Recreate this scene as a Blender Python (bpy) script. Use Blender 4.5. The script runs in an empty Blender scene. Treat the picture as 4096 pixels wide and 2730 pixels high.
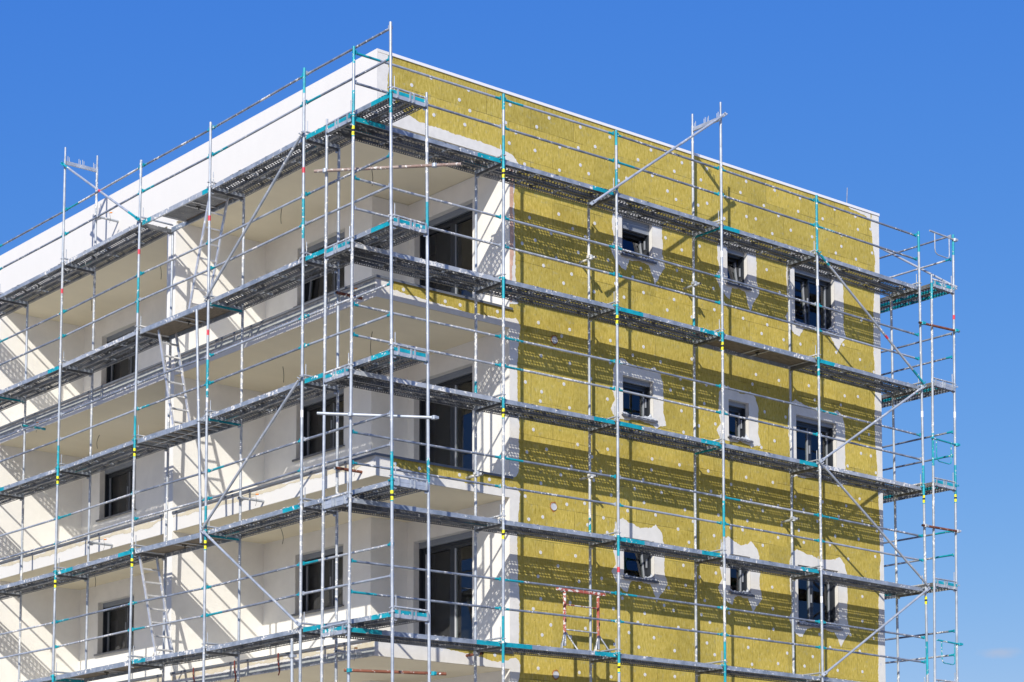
import bpy, bmesh, math, random
from mathutils import Vector, Matrix
R = math.radians
random.seed(7)
scene = bpy.context.scene
COL = bpy.data.collections.new("Site"); scene.collection.children.link(COL)

# ------------------------------------------------------------------ materials
def mat(name):
    m = bpy.data.materials.new(name); m.use_nodes = True
    nt = m.node_tree; b = nt.nodes["Principled BSDF"]
    return m, nt, b
def N(nt, t, **kw):
    n = nt.nodes.new(t)
    for k, v in kw.items():
        if k.startswith('i_'):
            n.inputs[k[2:].replace('_', ' ')].default_value = v
        else: setattr(n, k, v)
    return n
def ramp(nt, stops, interp='LINEAR'):
    r = nt.nodes.new('ShaderNodeValToRGB'); r.color_ramp.interpolation = interp
    e = r.color_ramp.elements
    while len(e) > 1: e.remove(e[-1])
    e[0].position = stops[0][0]; e[0].color = (*stops[0][1], 1)
    for p, c in stops[1:]:
        q = e.new(p); q.color = (*c, 1)
    return r
def coords(nt, rnd=True, scale=(1, 1, 1)):
    tc = nt.nodes.new('ShaderNodeTexCoord'); mp = nt.nodes.new('ShaderNodeMapping')
    mp.inputs['Scale'].default_value = scale
    nt.links.new(tc.outputs['Object'], mp.inputs['Vector'])
    if rnd:
        oi = nt.nodes.new('ShaderNodeObjectInfo'); mu = N(nt, 'ShaderNodeMath', operation='MULTIPLY')
        mu.inputs[1].default_value = 37.0
        nt.links.new(oi.outputs['Random'], mu.inputs[0])
        cb = nt.nodes.new('ShaderNodeCombineXYZ')
        for i in range(3): nt.links.new(mu.outputs[0], cb.inputs[i])
        nt.links.new(cb.outputs[0], mp.inputs['Location'])
    return mp
def mixc(nt, fac, a, b, mode='MIX'):
    m = nt.nodes.new('ShaderNodeMix'); m.data_type = 'RGBA'; m.blend_type = mode
    for s, v in ((m.inputs[0], fac), (m.inputs[6], a), (m.inputs[7], b)):
        if hasattr(v, 'links') or hasattr(v, 'is_linked'): nt.links.new(v, s)
        else: s.default_value = v if not isinstance(v, tuple) else (*v, 1)
    return m.outputs[2]

def metal(name, c1, c2, splat, spec=(.75, .74, .7), metallic=.45, rough=.45, sthr=.62):
    """weathered tube/plank metal: blotchy zinc or paint with mortar splashes"""
    m, nt, b = mat(name)
    mp = coords(nt)
    n1 = N(nt, 'ShaderNodeTexNoise', i_Scale=5.0, i_Detail=5.0, i_Roughness=.65)
    nt.links.new(mp.outputs[0], n1.inputs['Vector'])
    r1 = ramp(nt, [(.35, c1), (.65, c2)]); nt.links.new(n1.outputs['Fac'], r1.inputs[0])
    n2 = N(nt, 'ShaderNodeTexNoise', i_Scale=17.0, i_Detail=3.0, i_Roughness=.6)
    nt.links.new(mp.outputs[0], n2.inputs['Vector'])
    n3 = N(nt, 'ShaderNodeTexNoise', i_Scale=2.2, i_Detail=1.0)
    nt.links.new(mp.outputs[0], n3.inputs['Vector'])
    ad = N(nt, 'ShaderNodeMath', operation='ADD'); nt.links.new(n2.outputs['Fac'], ad.inputs[0])
    mu = N(nt, 'ShaderNodeMath', operation='MULTIPLY_ADD'); nt.links.new(n3.outputs['Fac'], mu.inputs[0]); mu.inputs[1].default_value = .5; mu.inputs[2].default_value = -.25
    nt.links.new(mu.outputs[0], ad.inputs[1])
    r2 = ramp(nt, [(sthr - splat, (0, 0, 0)), (sthr - splat + .03, (1, 1, 1))]); nt.links.new(ad.outputs[0], r2.inputs[0])
    c = mixc(nt, r2.outputs[0], r1.outputs[0], spec)
    nt.links.new(c, b.inputs['Base Color'])
    inv = N(nt, 'ShaderNodeMath', operation='MULTIPLY_ADD'); nt.links.new(r2.outputs[0], inv.inputs[0]); inv.inputs[1].default_value = -metallic; inv.inputs[2].default_value = metallic
    nt.links.new(inv.outputs[0], b.inputs['Metallic'])
    rr = N(nt, 'ShaderNodeMath', operation='MULTIPLY_ADD'); nt.links.new(r2.outputs[0], rr.inputs[0]); rr.inputs[1].default_value = .4; rr.inputs[2].default_value = rough
    nt.links.new(rr.outputs[0], b.inputs['Roughness'])
    bp = N(nt, 'ShaderNodeBump', i_Strength=.35, i_Distance=.01); nt.links.new(r2.outputs[0], bp.inputs['Height']); nt.links.new(bp.outputs[0], b.inputs['Normal'])
    return m
M = {}
M['galv'] = metal('galvanised', (.32, .36, .41), (.49, .53, .58), -.05, metallic=.25)
M['galv_dirty'] = metal('galvanised_mortar', (.33, .36, .39), (.49, .52, .55), .05, metallic=.2)
M['galv_dark'] = metal('galvanised_rail', (.15, .175, .22), (.33, .37, .43), -.015, metallic=.25)
M['galv_deck'] = metal('galvanised_deck', (.10, .105, .11), (.22, .22, .215), -.03, sthr=.66, metallic=.3)
M['deck_edge'] = metal('deck_edge', (.20, .24, .29), (.38, .42, .475), -.01, metallic=.2)
M['teal'] = metal('teal_paint', (.002, .24, .31), (.012, .40, .48), -.03, metallic=.05, rough=.4)
M['rust'] = metal('rusty_steel', (.13, .035, .015), (.25, .09, .05), -.03, metallic=.1, rough=.75)
M['rust_dirty'] = metal('rusty_mortared', (.24, .15, .12), (.44, .37, .33), .03, metallic=.1, rough=.8)
M['redpaint'] = metal('worn_red_paint', (.38, .05, .03), (.42, .16, .12), .07, metallic=0, rough=.7)
M['alu'] = metal('aluminium', (.55, .56, .57), (.72, .73, .74), .0, metallic=.5)

def plain(name, col, rough=.6, metallic=0, var=.12, scale=6, bump=0, streak=None):
    m, nt, b = mat(name)
    mp = coords(nt, True, streak or (1, 1, 1))
    n = N(nt, 'ShaderNodeTexNoise', i_Scale=float(scale), i_Detail=6.0, i_Roughness=.6)
    nt.links.new(mp.outputs[0], n.inputs['Vector'])
    lo = tuple(c * (1 - var) for c in col); hi = tuple(min(1, c * (1 + var)) for c in col)
    r = ramp(nt, [(.3, lo), (.7, hi)]); nt.links.new(n.outputs['Fac'], r.inputs[0])
    nt.links.new(r.outputs[0], b.inputs['Base Color'])
    b.inputs['Roughness'].default_value = rough; b.inputs['Metallic'].default_value = metallic
    if bump:
        n2 = N(nt, 'ShaderNodeTexNoise', i_Scale=90.0, i_Detail=3.0); nt.links.new(mp.outputs[0], n2.inputs['Vector'])
        bp = N(nt, 'ShaderNodeBump', i_Strength=bump, i_Distance=.02); nt.links.new(n2.outputs['Fac'], bp.inputs['Height']); nt.links.new(bp.outputs[0], b.inputs['Normal'])
    return m
M['plaster'] = plain('white_plaster', (.73, .715, .675), .85, var=.015, scale=3, bump=.15, streak=(1, 1, .35))
M['wall_inner'] = plain('rough_plaster', (.80, .785, .735), .9, var=.05, scale=2.5, bump=.15)
M['soffit'] = plain('soffit_plaster', (.79, .715, .535), .9, var=.04, scale=1.2, bump=.1, streak=(.4, 1, 1))  # cream tint imitates warm light bounced up from the ground
M['basecoat'] = plain('base_coat', (.73, .715, .67), .95, var=.06, scale=7, bump=.35)
M['basecoat_grey'] = plain('base_coat_grey', (.40, .42, .40), .9, var=.18, scale=9, bump=.3)
M['basecoat_beige'] = plain('base_coat_beige', (.62, .56, .42), .9, var=.08, scale=5, bump=.3)
M['brickpatch'] = plain('raw_masonry', (.62, .40, .30), .95, var=.25, scale=9, bump=.4)
M['coping'] = plain('coping', (.80, .80, .80), .6, var=.02)
M['flash'] = plain('flashing_metal', (.15, .16, .17), .5, metallic=.2, var=.15)
M['frame_dark'] = plain('anthracite_frame', (.022, .027, .035), .35, var=.2)
M['frame_light'] = plain('grey_sash', (.30, .32, .35), .4, var=.1)
M['frame_tape'] = plain('taped_sash', (.62, .64, .66), .5, var=.05)
M['shutter'] = plain('shutter_grey', (.24, .265, .30), .45, var=.06)
M['sill'] = plain('sill_metal', (.10, .105, .12), .45, var=.3)
M['film'] = plain('plastic_film', (.42, .45, .50), .3, var=.45, scale=14)
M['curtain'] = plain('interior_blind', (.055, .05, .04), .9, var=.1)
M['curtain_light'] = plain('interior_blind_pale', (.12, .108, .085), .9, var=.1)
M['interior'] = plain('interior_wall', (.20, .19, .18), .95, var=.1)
M['yellow'] = plain('yellow_label', (.85, .82, .02), .5, var=.03)
M['black'] = plain('black_print', (.02, .02, .02), .6, var=.1)
M['redtape'] = plain('red_tape', (.65, .05, .08), .5, var=.1)
M['whitetape'] = plain('white_label', (.8, .8, .8), .5, var=.05)
M['pipe'] = plain('pvc_pipe', (.55, .56, .58), .5, var=.08)
M['foam'] = plain('orange_foam', (.36, .14, .03), .9, var=.35, scale=30)
M['cable'] = plain('dark_cable', (.035, .035, .03), .6)
M['orange'] = plain('orange_plug', (.75, .25, .03), .6)
M['strap'] = plain('oxide_strap', (.20, .03, .02), .7, var=.3)
M['plywood'] = plain('worn_plywood', (.20, .165, .12), .85, var=.4, scale=8, streak=(1, 5, 1))
M['disc'] = plain('anchor_plastic', (.74, .75, .76), .6, var=.12, scale=60)

def m_ground():
    m, nt, b = mat('site_ground'); mp = coords(nt, False)
    n = N(nt, 'ShaderNodeTexNoise', i_Scale=.35, i_Detail=8.0, i_Roughness=.65); nt.links.new(mp.outputs[0], n.inputs['Vector'])
    r = ramp(nt, [(.3, (.27, .24, .18)), (.55, (.36, .325, .255)), (.75, (.44, .41, .34))]); nt.links.new(n.outputs['Fac'], r.inputs[0])
    nt.links.new(r.outputs[0], b.inputs['Base Color']); b.inputs['Roughness'].default_value = .95
    return m
M['ground'] = m_ground()

def m_wool():
    m, nt, b = mat('mineral_wool'); tc = nt.nodes.new('ShaderNodeTexCoord')
    L = nt.links.new
    mp = N(nt, 'ShaderNodeMapping'); mp.inputs['Scale'].default_value = (1, 1, .30); L(tc.outputs['Object'], mp.inputs['Vector'])
    n1 = N(nt, 'ShaderNodeTexNoise', i_Scale=30.0, i_Detail=5.0, i_Roughness=.7); L(mp.outputs[0], n1.inputs['Vector'])
    r1 = ramp(nt, [(.26, (.28, .22, .04)), (.42, (.52, .40, .08)), (.6, (.66, .52, .135)), (.78, (.86, .76, .36))]); L(n1.outputs['Fac'], r1.inputs[0])
    n2 = N(nt, 'ShaderNodeTexNoise', i_Scale=1.3, i_Detail=6.0, i_Roughness=.62); L(tc.outputs['Object'], n2.inputs['Vector'])
    r2 = ramp(nt, [(.28, (.74, .75, .70)), (.45, (.92, .92, .88)), (.6, (.98, .985, .96)), (.75, (1.0, 1.04, 1.15))]); L(n2.outputs['Fac'], r2.inputs[0])
    c = mixc(nt, 1.0, r1.outputs[0], r2.outputs[0], 'MULTIPLY')
    # greenish grey weathered blotches
    n4 = N(nt, 'ShaderNodeTexNoise', i_Scale=9.0, i_Detail=6.0, i_Roughness=.75); L(tc.outputs['Object'], n4.inputs['Vector'])
    r4 = ramp(nt, [(.55, (0, 0, 0)), (.70, (.8, .8, .8))]); L(n4.outputs['Fac'], r4.inputs[0])
    c = mixc(nt, r4.outputs[0], c, (.44, .41, .24))
    # crumbled dark pits
    n5 = N(nt, 'ShaderNodeTexNoise', i_Scale=17.0, i_Detail=3.0, i_Roughness=.5); L(tc.outputs['Object'], n5.inputs['Vector'])
    r5 = ramp(nt, [(.25, (.9, .9, .9)), (.29, (0, 0, 0))]); L(n5.outputs['Fac'], r5.inputs[0])
    c = mixc(nt, r5.outputs[0], c, (.12, .10, .04))
    # board joints
    sx = N(nt, 'ShaderNodeSeparateXYZ'); L(tc.outputs['Object'], sx.inputs[0])
    cb = N(nt, 'ShaderNodeCombineXYZ'); L(sx.outputs['X'], cb.inputs[0]); L(sx.outputs['Z'], cb.inputs[1])
    nw = N(nt, 'ShaderNodeTexNoise', i_Scale=6.0, i_Detail=3.0); L(tc.outputs['Object'], nw.inputs['Vector'])
    wv = N(nt, 'ShaderNodeVectorMath', operation='MULTIPLY_ADD'); L(nw.outputs['Color'], wv.inputs[0]); wv.inputs[1].default_value = (.012, .012, 0); L(cb.outputs[0], wv.inputs[2])
    br = N(nt, 'ShaderNodeTexBrick'); L(wv.outputs[0], br.inputs['Vector'])
    br.inputs['Scale'].default_value = 1; br.inputs['Brick Width'].default_value = 1.0; br.inputs['Row Height'].default_value = .6
    br.inputs['Mortar Size'].default_value = .0035; br.inputs['Mortar Smooth'].default_value = .3
    br.inputs['Color1'].default_value = (1, 1, 1, 1); br.inputs['Color2'].default_value = (.80, .82, .86, 1); br.inputs['Mortar'].default_value = (1, 1, 1, 1)
    c = mixc(nt, 1.0, c, br.outputs['Color'], 'MULTIPLY')
    n6 = N(nt, 'ShaderNodeTexNoise', i_Scale=2.3, i_Detail=3.0); L(tc.outputs['Object'], n6.inputs['Vector'])
    r6 = ramp(nt, [(.42, (.15, .15, .15)), (.6, (.95, .95, .95))]); L(n6.outputs['Fac'], r6.inputs[0])
    jf = N(nt, 'ShaderNodeMath', operation='MULTIPLY'); L(br.outputs['Fac'], jf.inputs[0]); L(r6.outputs[0], jf.inputs[1])
    c = mixc(nt, jf.outputs[0], c, (.12, .10, .04))
    L(c, b.inputs['Base Color']); b.inputs['Roughness'].default_value = 1.0; b.inputs['Specular IOR Level'].default_value = .1
    # woven surface
    mp2 = N(nt, 'ShaderNodeMapping'); mp2.inputs['Scale'].default_value = (1, 1, 1.6); L(tc.outputs['Object'], mp2.inputs['Vector'])
    n7 = N(nt, 'ShaderNodeTexNoise', i_Scale=42.0, i_Detail=4.0, i_Roughness=.7); L(mp2.outputs[0], n7.inputs['Vector'])
    sb = N(nt, 'ShaderNodeMath', operation='SUBTRACT'); L(n7.outputs['Fac'], sb.inputs[0]); L(jf.outputs[0], sb.inputs[1])
    bp = N(nt, 'ShaderNodeBump', i_Strength=.55, i_Distance=.02); L(sb.outputs[0], bp.inputs['Height']); L(bp.outputs[0], b.inputs['Normal'])
    return m
M['wool'] = m_wool()

def m_glass():
    m = bpy.data.materials.new('window_glass'); m.use_nodes = True; nt = m.node_tree; nt.nodes.clear()
    o = N(nt, 'ShaderNodeOutputMaterial'); mx = N(nt, 'ShaderNodeMixShader')
    g = N(nt, 'ShaderNodeBsdfGlossy'); g.inputs['Roughness'].default_value = .02; g.inputs['Color'].default_value = (.70, .72, .80, 1)
    t = N(nt, 'ShaderNodeBsdfTransparent'); t.inputs['Color'].default_value = (.72, .75, .74, 1)
    f = N(nt, 'ShaderNodeFresnel'); f.inputs['IOR'].default_value = 1.7
    ge = nt.nodes.new('ShaderNodeNewGeometry'); nb = N(nt, 'ShaderNodeMath', operation='SUBTRACT'); nb.inputs[0].default_value = 1.0; nt.links.new(ge.outputs['Backfacing'], nb.inputs[1]); fm = N(nt, 'ShaderNodeMath', operation='MULTIPLY'); nt.links.new(f.outputs[0], fm.inputs[0]); nt.links.new(nb.outputs[0], fm.inputs[1]); nt.links.new(fm.outputs[0], mx.inputs[0]); nt.links.new(t.outputs[0], mx.inputs[1]); nt.links.new(g.outputs[0], mx.inputs[2]); nt.links.new(mx.outputs[0], o.inputs[0])
    return m
M['glass'] = m_glass()

# ------------------------------------------------------------------ mesh helpers
class MB:
    def __init__(s): s.v = []; s.f = []; s.m = []; s.mats = []; s.smooth = []
    def mi(s, m):
        if m not in s.mats: s.mats.append(m)
        return s.mats.index(m)
    def add(s, vs, fs, m, smooth=False):
        o = len(s.v); s.v += [tuple(v) for v in vs]; k = s.mi(m)
        for f in fs: s.f.append(tuple(i + o for i in f)); s.m.append(k); s.smooth.append(smooth)
    def box(s, x0, x1, y0, y1, z0, z1, m, T=None):
        vs = [Vector((x, y, z)) for x in (x0, x1) for y in (y0, y1) for z in (z0, z1)]
        if T is not None: vs = [T @ v for v in vs]
        s.add(vs, [(0, 1, 3, 2), (4, 6, 7, 5), (0, 4, 5, 1), (2, 3, 7, 6), (0, 2, 6, 4), (1, 5, 7, 3)], m)
        return s
    def tube(s, a, b, r, m, n=10, cap=True, segs=None, r2=None):
        """segs: list of (t0,t1,mat) along the tube"""
        a = Vector(a); b = Vector(b); d = (b - a); L = d.length; d.normalize()
        u = d.orthogonal().normalized(); w = d.cross(u); r2 = r if r2 is None else r2
        segs = segs or [(0, 1, m)]
        for i, (t0, t1, mm) in enumerate(segs):
            vs = []
            for t in (t0, t1):
                c = a + d * L * t; rr = r + (r2 - r) * t
                for k in range(n):
                    an = 2 * math.pi * k / n; vs.append(c + u * rr * math.cos(an) + w * rr * math.sin(an))
            s.add(vs, [(k, (k + 1) % n, n + (k + 1) % n, n + k) for k in range(n)], mm, True)
            if cap and i == 0: s.add(vs[:n], [tuple(reversed(range(n)))], mm)
            if cap and i == len(segs) - 1: s.add(vs[n:], [tuple(range(n))], mm)
        return s
    def path(s, pts, r, m, n=8):
        pts = [Vector(p) for p in pts]; rings = []; prev = None
        for i, p in enumerate(pts):
            d = (pts[min(i + 1, len(pts) - 1)] - pts[max(i - 1, 0)]).normalized()
            u = d.orthogonal().normalized() if prev is None else (prev - d * prev.dot(d)).normalized()
            prev = u; w = d.cross(u)
            rings.append([p + u * r * math.cos(2 * math.pi * k / n) + w * r * math.sin(2 * math.pi * k / n) for k in range(n)])
        vs = [v for rg in rings for v in rg]; fs = []
        for i in range(len(rings) - 1):
            for k in range(n): fs.append((i * n + k, i * n + (k + 1) % n, (i + 1) * n + (k + 1) % n, (i + 1) * n + k))
        s.add(vs, fs, m, True)
        s.add(rings[0], [tuple(reversed(range(n)))], m); s.add(rings[-1], [tuple(range(n))], m)
        return s
    def mesh(s, name):
        me = bpy.data.meshes.new(name); me.from_pydata(s.v, [], s.f)
        for k in s.mats: me.materials.append(M[k])
        me.polygons.foreach_set('material_index', s.m); me.polygons.foreach_set('use_smooth', s.smooth)
        me.update()
        if name == 'glass':
            bm = bmesh.new(); bm.from_mesh(me); bmesh.ops.recalc_face_normals(bm, faces=bm.faces[:]); bm.to_mesh(me); bm.free()
        return me
def link(name, data, parent=None):
    o = bpy.data.objects.new(name, data); COL.objects.link(o)
    if parent is not None: o.parent = parent
    return o
def tag(o, label, cat, group=None, kind=None):
    if label: o['label'] = label
    if cat: o['category'] = cat
    if group: o['group'] = group
    if kind: o['kind'] = kind
    return o
def empty(name, label, cat, mw, group=None):
    o = bpy.data.objects.new(name, None); COL.objects.link(o); o.empty_display_size = .1
    o.matrix_world = mw if isinstance(mw, Matrix) else Matrix.Translation(mw)
    return tag(o, label, cat, group)
def part(name, mb, parent, label=None):
    o = link(name, mb.mesh(name) if isinstance(mb, MB) else mb, parent)
    if label: o['label'] = label
    return o

# ------------------------------------------------------------------ fitted layout
ZL = .12; LX = -2.951; RETX = 11.90
RP = [-3.083, 0.0, 2.575, 5.176, 7.780, 10.849]
LP = [-.860, 1.492, 4.323, 6.755, 9.630, 12.40, 15.2]
DZ = {'R': [-.028, -.001, .027, .021, .008, -.027], 'L': [.001, .013, -.012, .011, -.012, 0, 0], 'T': [0, 0]}
LE = {'R': [.0045, .0018, -.0005, .0015, -.0002, -.0062], 'L': [.0101, -.0002, -.0044, -.0191, -.016, -.012, -.01], 'T': [0, 0]}
TP = [0.0, 2.57]
WID = .70
GND = -13.95
def node(side, i, k, h=0.0):
    z = -2.0 * k + h + DZ[side][i] + (ZL if side != 'R' else 0)
    le = LE[side][i] * (z + 5)
    if side == 'R': return Vector((RP[i] + le, 0, z))
    if side == 'L': return Vector((LX, LP[i] + le, z))
    return Vector((RETX - .013 * (.2 - z), TP[i], z))
AX = {'R': (Vector((1, 0, 0)), Vector((0, 1, 0))), 'L': (Vector((0, -1, 0)), Vector((1, 0, 0))), 'T': (Vector((0, 1, 0)), Vector((-1, 0, 0)))}
def mtx(o, X, Y, Z):
    m = Matrix((X, Y, Z)).transposed().to_4x4(); m.translation = o; return m
def frame_matrix(side, i, k, kb=None):
    a = node(side, i, k); b = node(side, i, k + 1)
    X, Y = AX[side]; Z = (a - b).normalized(); Y2 = (Y - Z * Y.dot(Z)).normalized(); X2 = Y2.cross(Z)
    return mtx(a, X2, Y2, Z)
def span_matrix(side, i, k, h=0.0, length=1.0, off=(0, 0, 0)):
    """matrix with X from one upright to the next (always in the frame's own X direction), Y inward"""
    a, b = (node(side, i, k, h), node(side, i + 1, k, h))
    if side == 'L': a, b = b, a
    X = (b - a); L = X.length; X = X.normalized(); Y = AX[side][1]; Y = (Y - X * Y.dot(X)).normalized(); Z = X.cross(Y)
    m = mtx(a + Y * off[1] + Z * off[2], X * (L / length), Y, Z)
    return m, L

SIDE = {'R': 'insulated wall', 'L': 'balcony wall', 'T': 'far building end'}
DK = ['top', 'second', 'third', 'fourth', 'fifth', 'sixth']
ORD = ['first', 'second', 'third', 'fourth', 'fifth', 'sixth', 'seventh']

# ------------------------------------------------------------------ scaffold frames
STD_CACHE = {}
def std_mesh(length, spigot, teal, sticker=False, up=0.0, mtl='galv'):
    key = (round(length, 3), spigot, teal, up, mtl)
    if key in STD_CACHE: return STD_CACHE[key]
    mb = MB(); z1 = up; z0 = -length; tot = z1 - z0
    def t(z): return (z - z0) / tot
    segs = []
    if teal == 'top': segs = [(0, t(-.34), mtl), (t(-.34), 1, 'teal')]
    elif teal == 'bottom': segs = [(0, t(-length + .42), 'teal'), (t(-length + .42), 1, mtl)]
    elif teal == 'both': segs = [(0, t(-length + .5), 'teal'), (t(-length + .5), t(-.25), mtl), (t(-.25), 1, 'teal')]
    elif teal == 'mid': segs = [(0, t(-length + .3), mtl), (t(-length + .3), t(-length + .95), 'teal'), (t(-length + .95), 1, mtl)]
    else: segs = [(0, 1, mtl)]
    mb.tube((0, 0, z0), (0, 0, z1), .0242, mtl, 12, segs=segs)
    # joint line and spigot collar
    mb.tube((0, 0, -.012), (0, 0, .012), .0262, mtl, 12)
    if spigot: mb.tube((0, 0, z1), (0, 0, z1 + .16), .0185, 'galv', 10)
    STD_CACHE[key] = mb.mesh('standard'); return STD_CACHE[key]
def transom_mesh(teal, end):
    mb = MB(); w = WID
    mt = 'galv_deck' if not teal else 'teal'
    # U profile carrying the plank hooks
    mb.box(-.024, -.020, .025, w - .025, -.10, -.025, mt); mb.box(.020, .024, .025, w - .025, -.10, -.025, mt)
    mb.box(-.020, .020, .025, w - .025, -.104, -.100, 'galv_deck')
    # gusset plates at the uprights
    mb.box(-.004, .004, .020, .085, -.135, -.104, 'galv'); mb.box(-.004, .004, w - .075, w - .022, -.135, -.104, 'galv')
    if end:
        s = -1
        mb.box(-.034, -.026, .02, w - .02, -.095, -.035, 'galv'); mb.box(-.036, -.028, .02, w - .02, -.033, .022, 'teal' if end != 2 else 'galv')
        for y in (.09, .33, .40, .63):
            mb.box(-.048, -.037, y, y + .012, -.085, .03, 'galv'); mb.box(-.048, -.037, y + .02, y + .032, -.085, .03, 'galv')
            mb.box(-.048, -.037, y, y + .032, .031, .043, 'galv')
    return mb.mesh('transom')
TRANS = {(t, e): transom_mesh(t, e) for t in (False, True) for e in (0, 1, 2)}
def lock_mesh(m):
    mb = MB(); mb.tube((0, -.0, .075), (0, WID, .068), .017, m, 10)
    mb.box(-.02, .02, -.045, .03, .05, .062, m); return mb.mesh('lock_bar')
LOCK = [lock_mesh('galv'), lock_mesh('galv_dirty')]
mb = MB(); mb.tube((0, .07, .02), (0, .07, .26), .008, 'galv', 8); mb.box(-.012, .012, .025, .12, .012, .024, 'galv'); PIN = mb.mesh('toe_board_pin')
def wedge_mesh(m):
    mb = MB(); mb.tube((-.075, 0, -.005), (.055, 0, -.005), .009, m, 8)
    mb.box(-.08, -.07, -.014, .014, -.02, .010, m); mb.tube((0, 0, -.022), (0, 0, .018), .029, m, 12); return mb.mesh('collar')
COLLAR = [wedge_mesh('galv'), wedge_mesh('teal')]
def sticker_mesh(kind):
    mb = MB()
    if kind == 'y':
        mb.tube((0, 0, -.32), (0, 0, -.17), .0252, 'yellow', 12, cap=False)
        mb.tube((0, 0, -.262), (0, 0, -.222), .0256, 'black', 12, cap=False)
        for j in range(3): mb.box(-.0262, -.0256, -.012, .008, -.20 + j * .013, -.194 + j * .013, 'black'); mb.box(-.012, .010, -.0262, -.0256, -.31 + j * .013, -.304 + j * .013, 'black')
    elif kind == 'r': mb.tube((0, 0, -.62), (0, 0, -.53), .0252, 'redtape', 12, cap=False)
    else: mb.tube((0, 0, -.62), (0, 0, -.50), .0252, 'whitetape', 12, cap=False)
    return mb.mesh('sticker')
STK = {k: sticker_mesh(k) for k in 'yrw'}
yst = {('R', 0, 0), ('R', 1, 0), ('R', 2, 1), ('R', 3, 1), ('R', 1, 2), ('L', 3, 2), ('L', 4, 2), ('R', 5, 2), ('T', 0, 2), ('L', 2, 3), ('L', 3, 3), ('L', 4, 3), ('L', 0, 3), ('R', 1, 3), ('R', 5, 3), ('R', 2, 4)}
rst = {('L', 1, 0), ('L', 2, 0), ('L', 3, 0), ('L', 2, 1), ('R', 2, 3), ('T', 0, 0), ('L', 4, 0)}
wst = {('R', 3, 0), ('R', 4, 0), ('R', 5, 1), ('R', 4, 3), ('L', 1, 2), ('T', 0, 1), ('R', 3, 3)}
tealtop = {('R', 0, 0), ('R', 1, 0), ('R', 2, 1), ('R', 3, 1), ('R', 1, 1), ('R', 1, 2), ('R', 2, 3), ('R', 3, 4), ('R', 2, 4), ('R', 4, 1), ('R', 5, 2), ('L', 3, 2), ('L', 4, 2), ('L', 0, 0), ('L', 0, 3), ('T', 0, 2), ('L', 4, 3), ('L', 2, 3), ('R', 1, 4), ('L', 4, 4), ('L', 3, 3)}
frames = {}
def make_frame(side, i, k):
    mw = frame_matrix(side, i, k)
    last = (k == 4)
    ln = (mw.translation.z - GND) if last else 2.0
    upr = (ORD[i] + ' uprights from the near corner') if side != 'T' else ['front uprights', 'rear uprights'][i]
    lab = f"steel support frame under the {DK[k]} deck, {upr}, {SIDE[side]}"
    e = empty('scaffold_support', lab, 'scaffold frame', mw, 'scaffold frames')
    tk = 'top' if (side, i, k) in tealtop else ('bottom' if (side, i, k + 1) in tealtop and random.random() < .7 else random.choice([None, None, None, None, None, 'mid']))
    g = random.choice(['galv', 'galv', 'galv', 'galv', 'galv_dirty'])
    top_here = (k == 0)
    part('standard', std_mesh(ln, False, tk, mtl=g), e)
    o = part('standard', std_mesh(ln, top_here and ((side, i) in (('R', 0), ('L', 0), ('T', 0))), random.choice([None, None, 'top', 'mid']) if side == 'T' else random.choice([None, None, None, None, None, 'bottom']), mtl='galv_dirty' if random.random() < .5 else g), e)
    o.location = (0, WID, 0)
    end = 0
    if (side, i) in (('R', 0), ('T', 0), ('L', 0)): end = random.choice([1, 1, 1, 2])
    if side == 'L' and i == 0: end = 1 if k != 3 else 2
    t = part('transom', TRANS[(False, end) if random.random() < .85 else (True, end)], e)
    if side == 'L' and i == 0: t.scale = (-1, 1, 1)       # bracket face looks outwards
    part('lock_bar', LOCK[1 if random.random() < .5 else 0], e)
    part('toe_board_pin', PIN, e); part('collar', COLLAR[1 if (side, i, k) in tealtop else 0], e)
    if (side, i, k) in yst: part('warning_sticker', STK['y'], e, 'yellow and black warning sticker')
    if (side, i, k) in rst: part('tape_mark', STK['r'], e, 'red tape mark')
    if (side, i, k) in wst: part('tape_mark', STK['w'], e, 'white tape mark')
    if last:
        
        for yy in (0, WID): b = MB(); b.box(-.075, .075, yy - .075, yy + .075, -ln, -ln + .012, 'galv'); part('base_plate', b, e)
    frames[(side, i, k)] = e
for side, n in (('R', 6), ('L', 7), ('T', 2)):
    for i in range(n):
        for k in range(5): make_frame(side, i, k)

# guard posts / extra frames above the top deck
def post(side, i, h, teal, lab):
    m = frame_matrix(side, i, 0); e = empty('guard_post', lab, 'guard post', m, 'guard posts above the top deck')
    mb = MB(); mb.tube((0, 0, .013), (0, 0, h), .0242, 'galv', 12, segs=[(0, .22, 'galv'), (.22, .62, 'galv'), (.62, 1, 'teal')] if teal == 2 else ([(0, .35, 'teal'), (.35, .75, 'galv'), (.75, 1, 'teal')] if teal == 1 else ([(0, 1, 'teal')] if teal == 3 else None)))
    part('post', mb, e)
    return e
post('R', 0, 1.10, 1, 'guard post with teal ends at the near corner start of the green wall walkway')
post('R', 1, 1.10, 1, 'second guard post of the insulated wall walkway, teal at both ends')
post('R', 2, 1.08, 1, 'third guard post of the insulated wall walkway beside the long brace')
post('R', 4, 1.12, 3, 'all teal guard post standing in front of the insulated wall top')
post('R', 5, 1.10, 2, 'last guard post of the insulated wall walkway, past the building edge')
post('L', 0, 1.09, 0, 'tallest bare steel guard post at the near corner of the scaffold')
post('L', 1, 1.12, 2, 'guard post left of the corner, teal topped, on the balcony side')
post('L', 2, 1.12, 0, 'bare guard post above the open ladder hatch on the balcony side')
post('L', 3, 1.12, 0, 'bare guard post where the short teal ended brace meets the walkway')
post('T', 0, 1.12, 2, 'outermost guard post with folding gate at the far right')
post('L', 5, 1.12, 0, 'guard post past the left edge of the balcony side')
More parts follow.
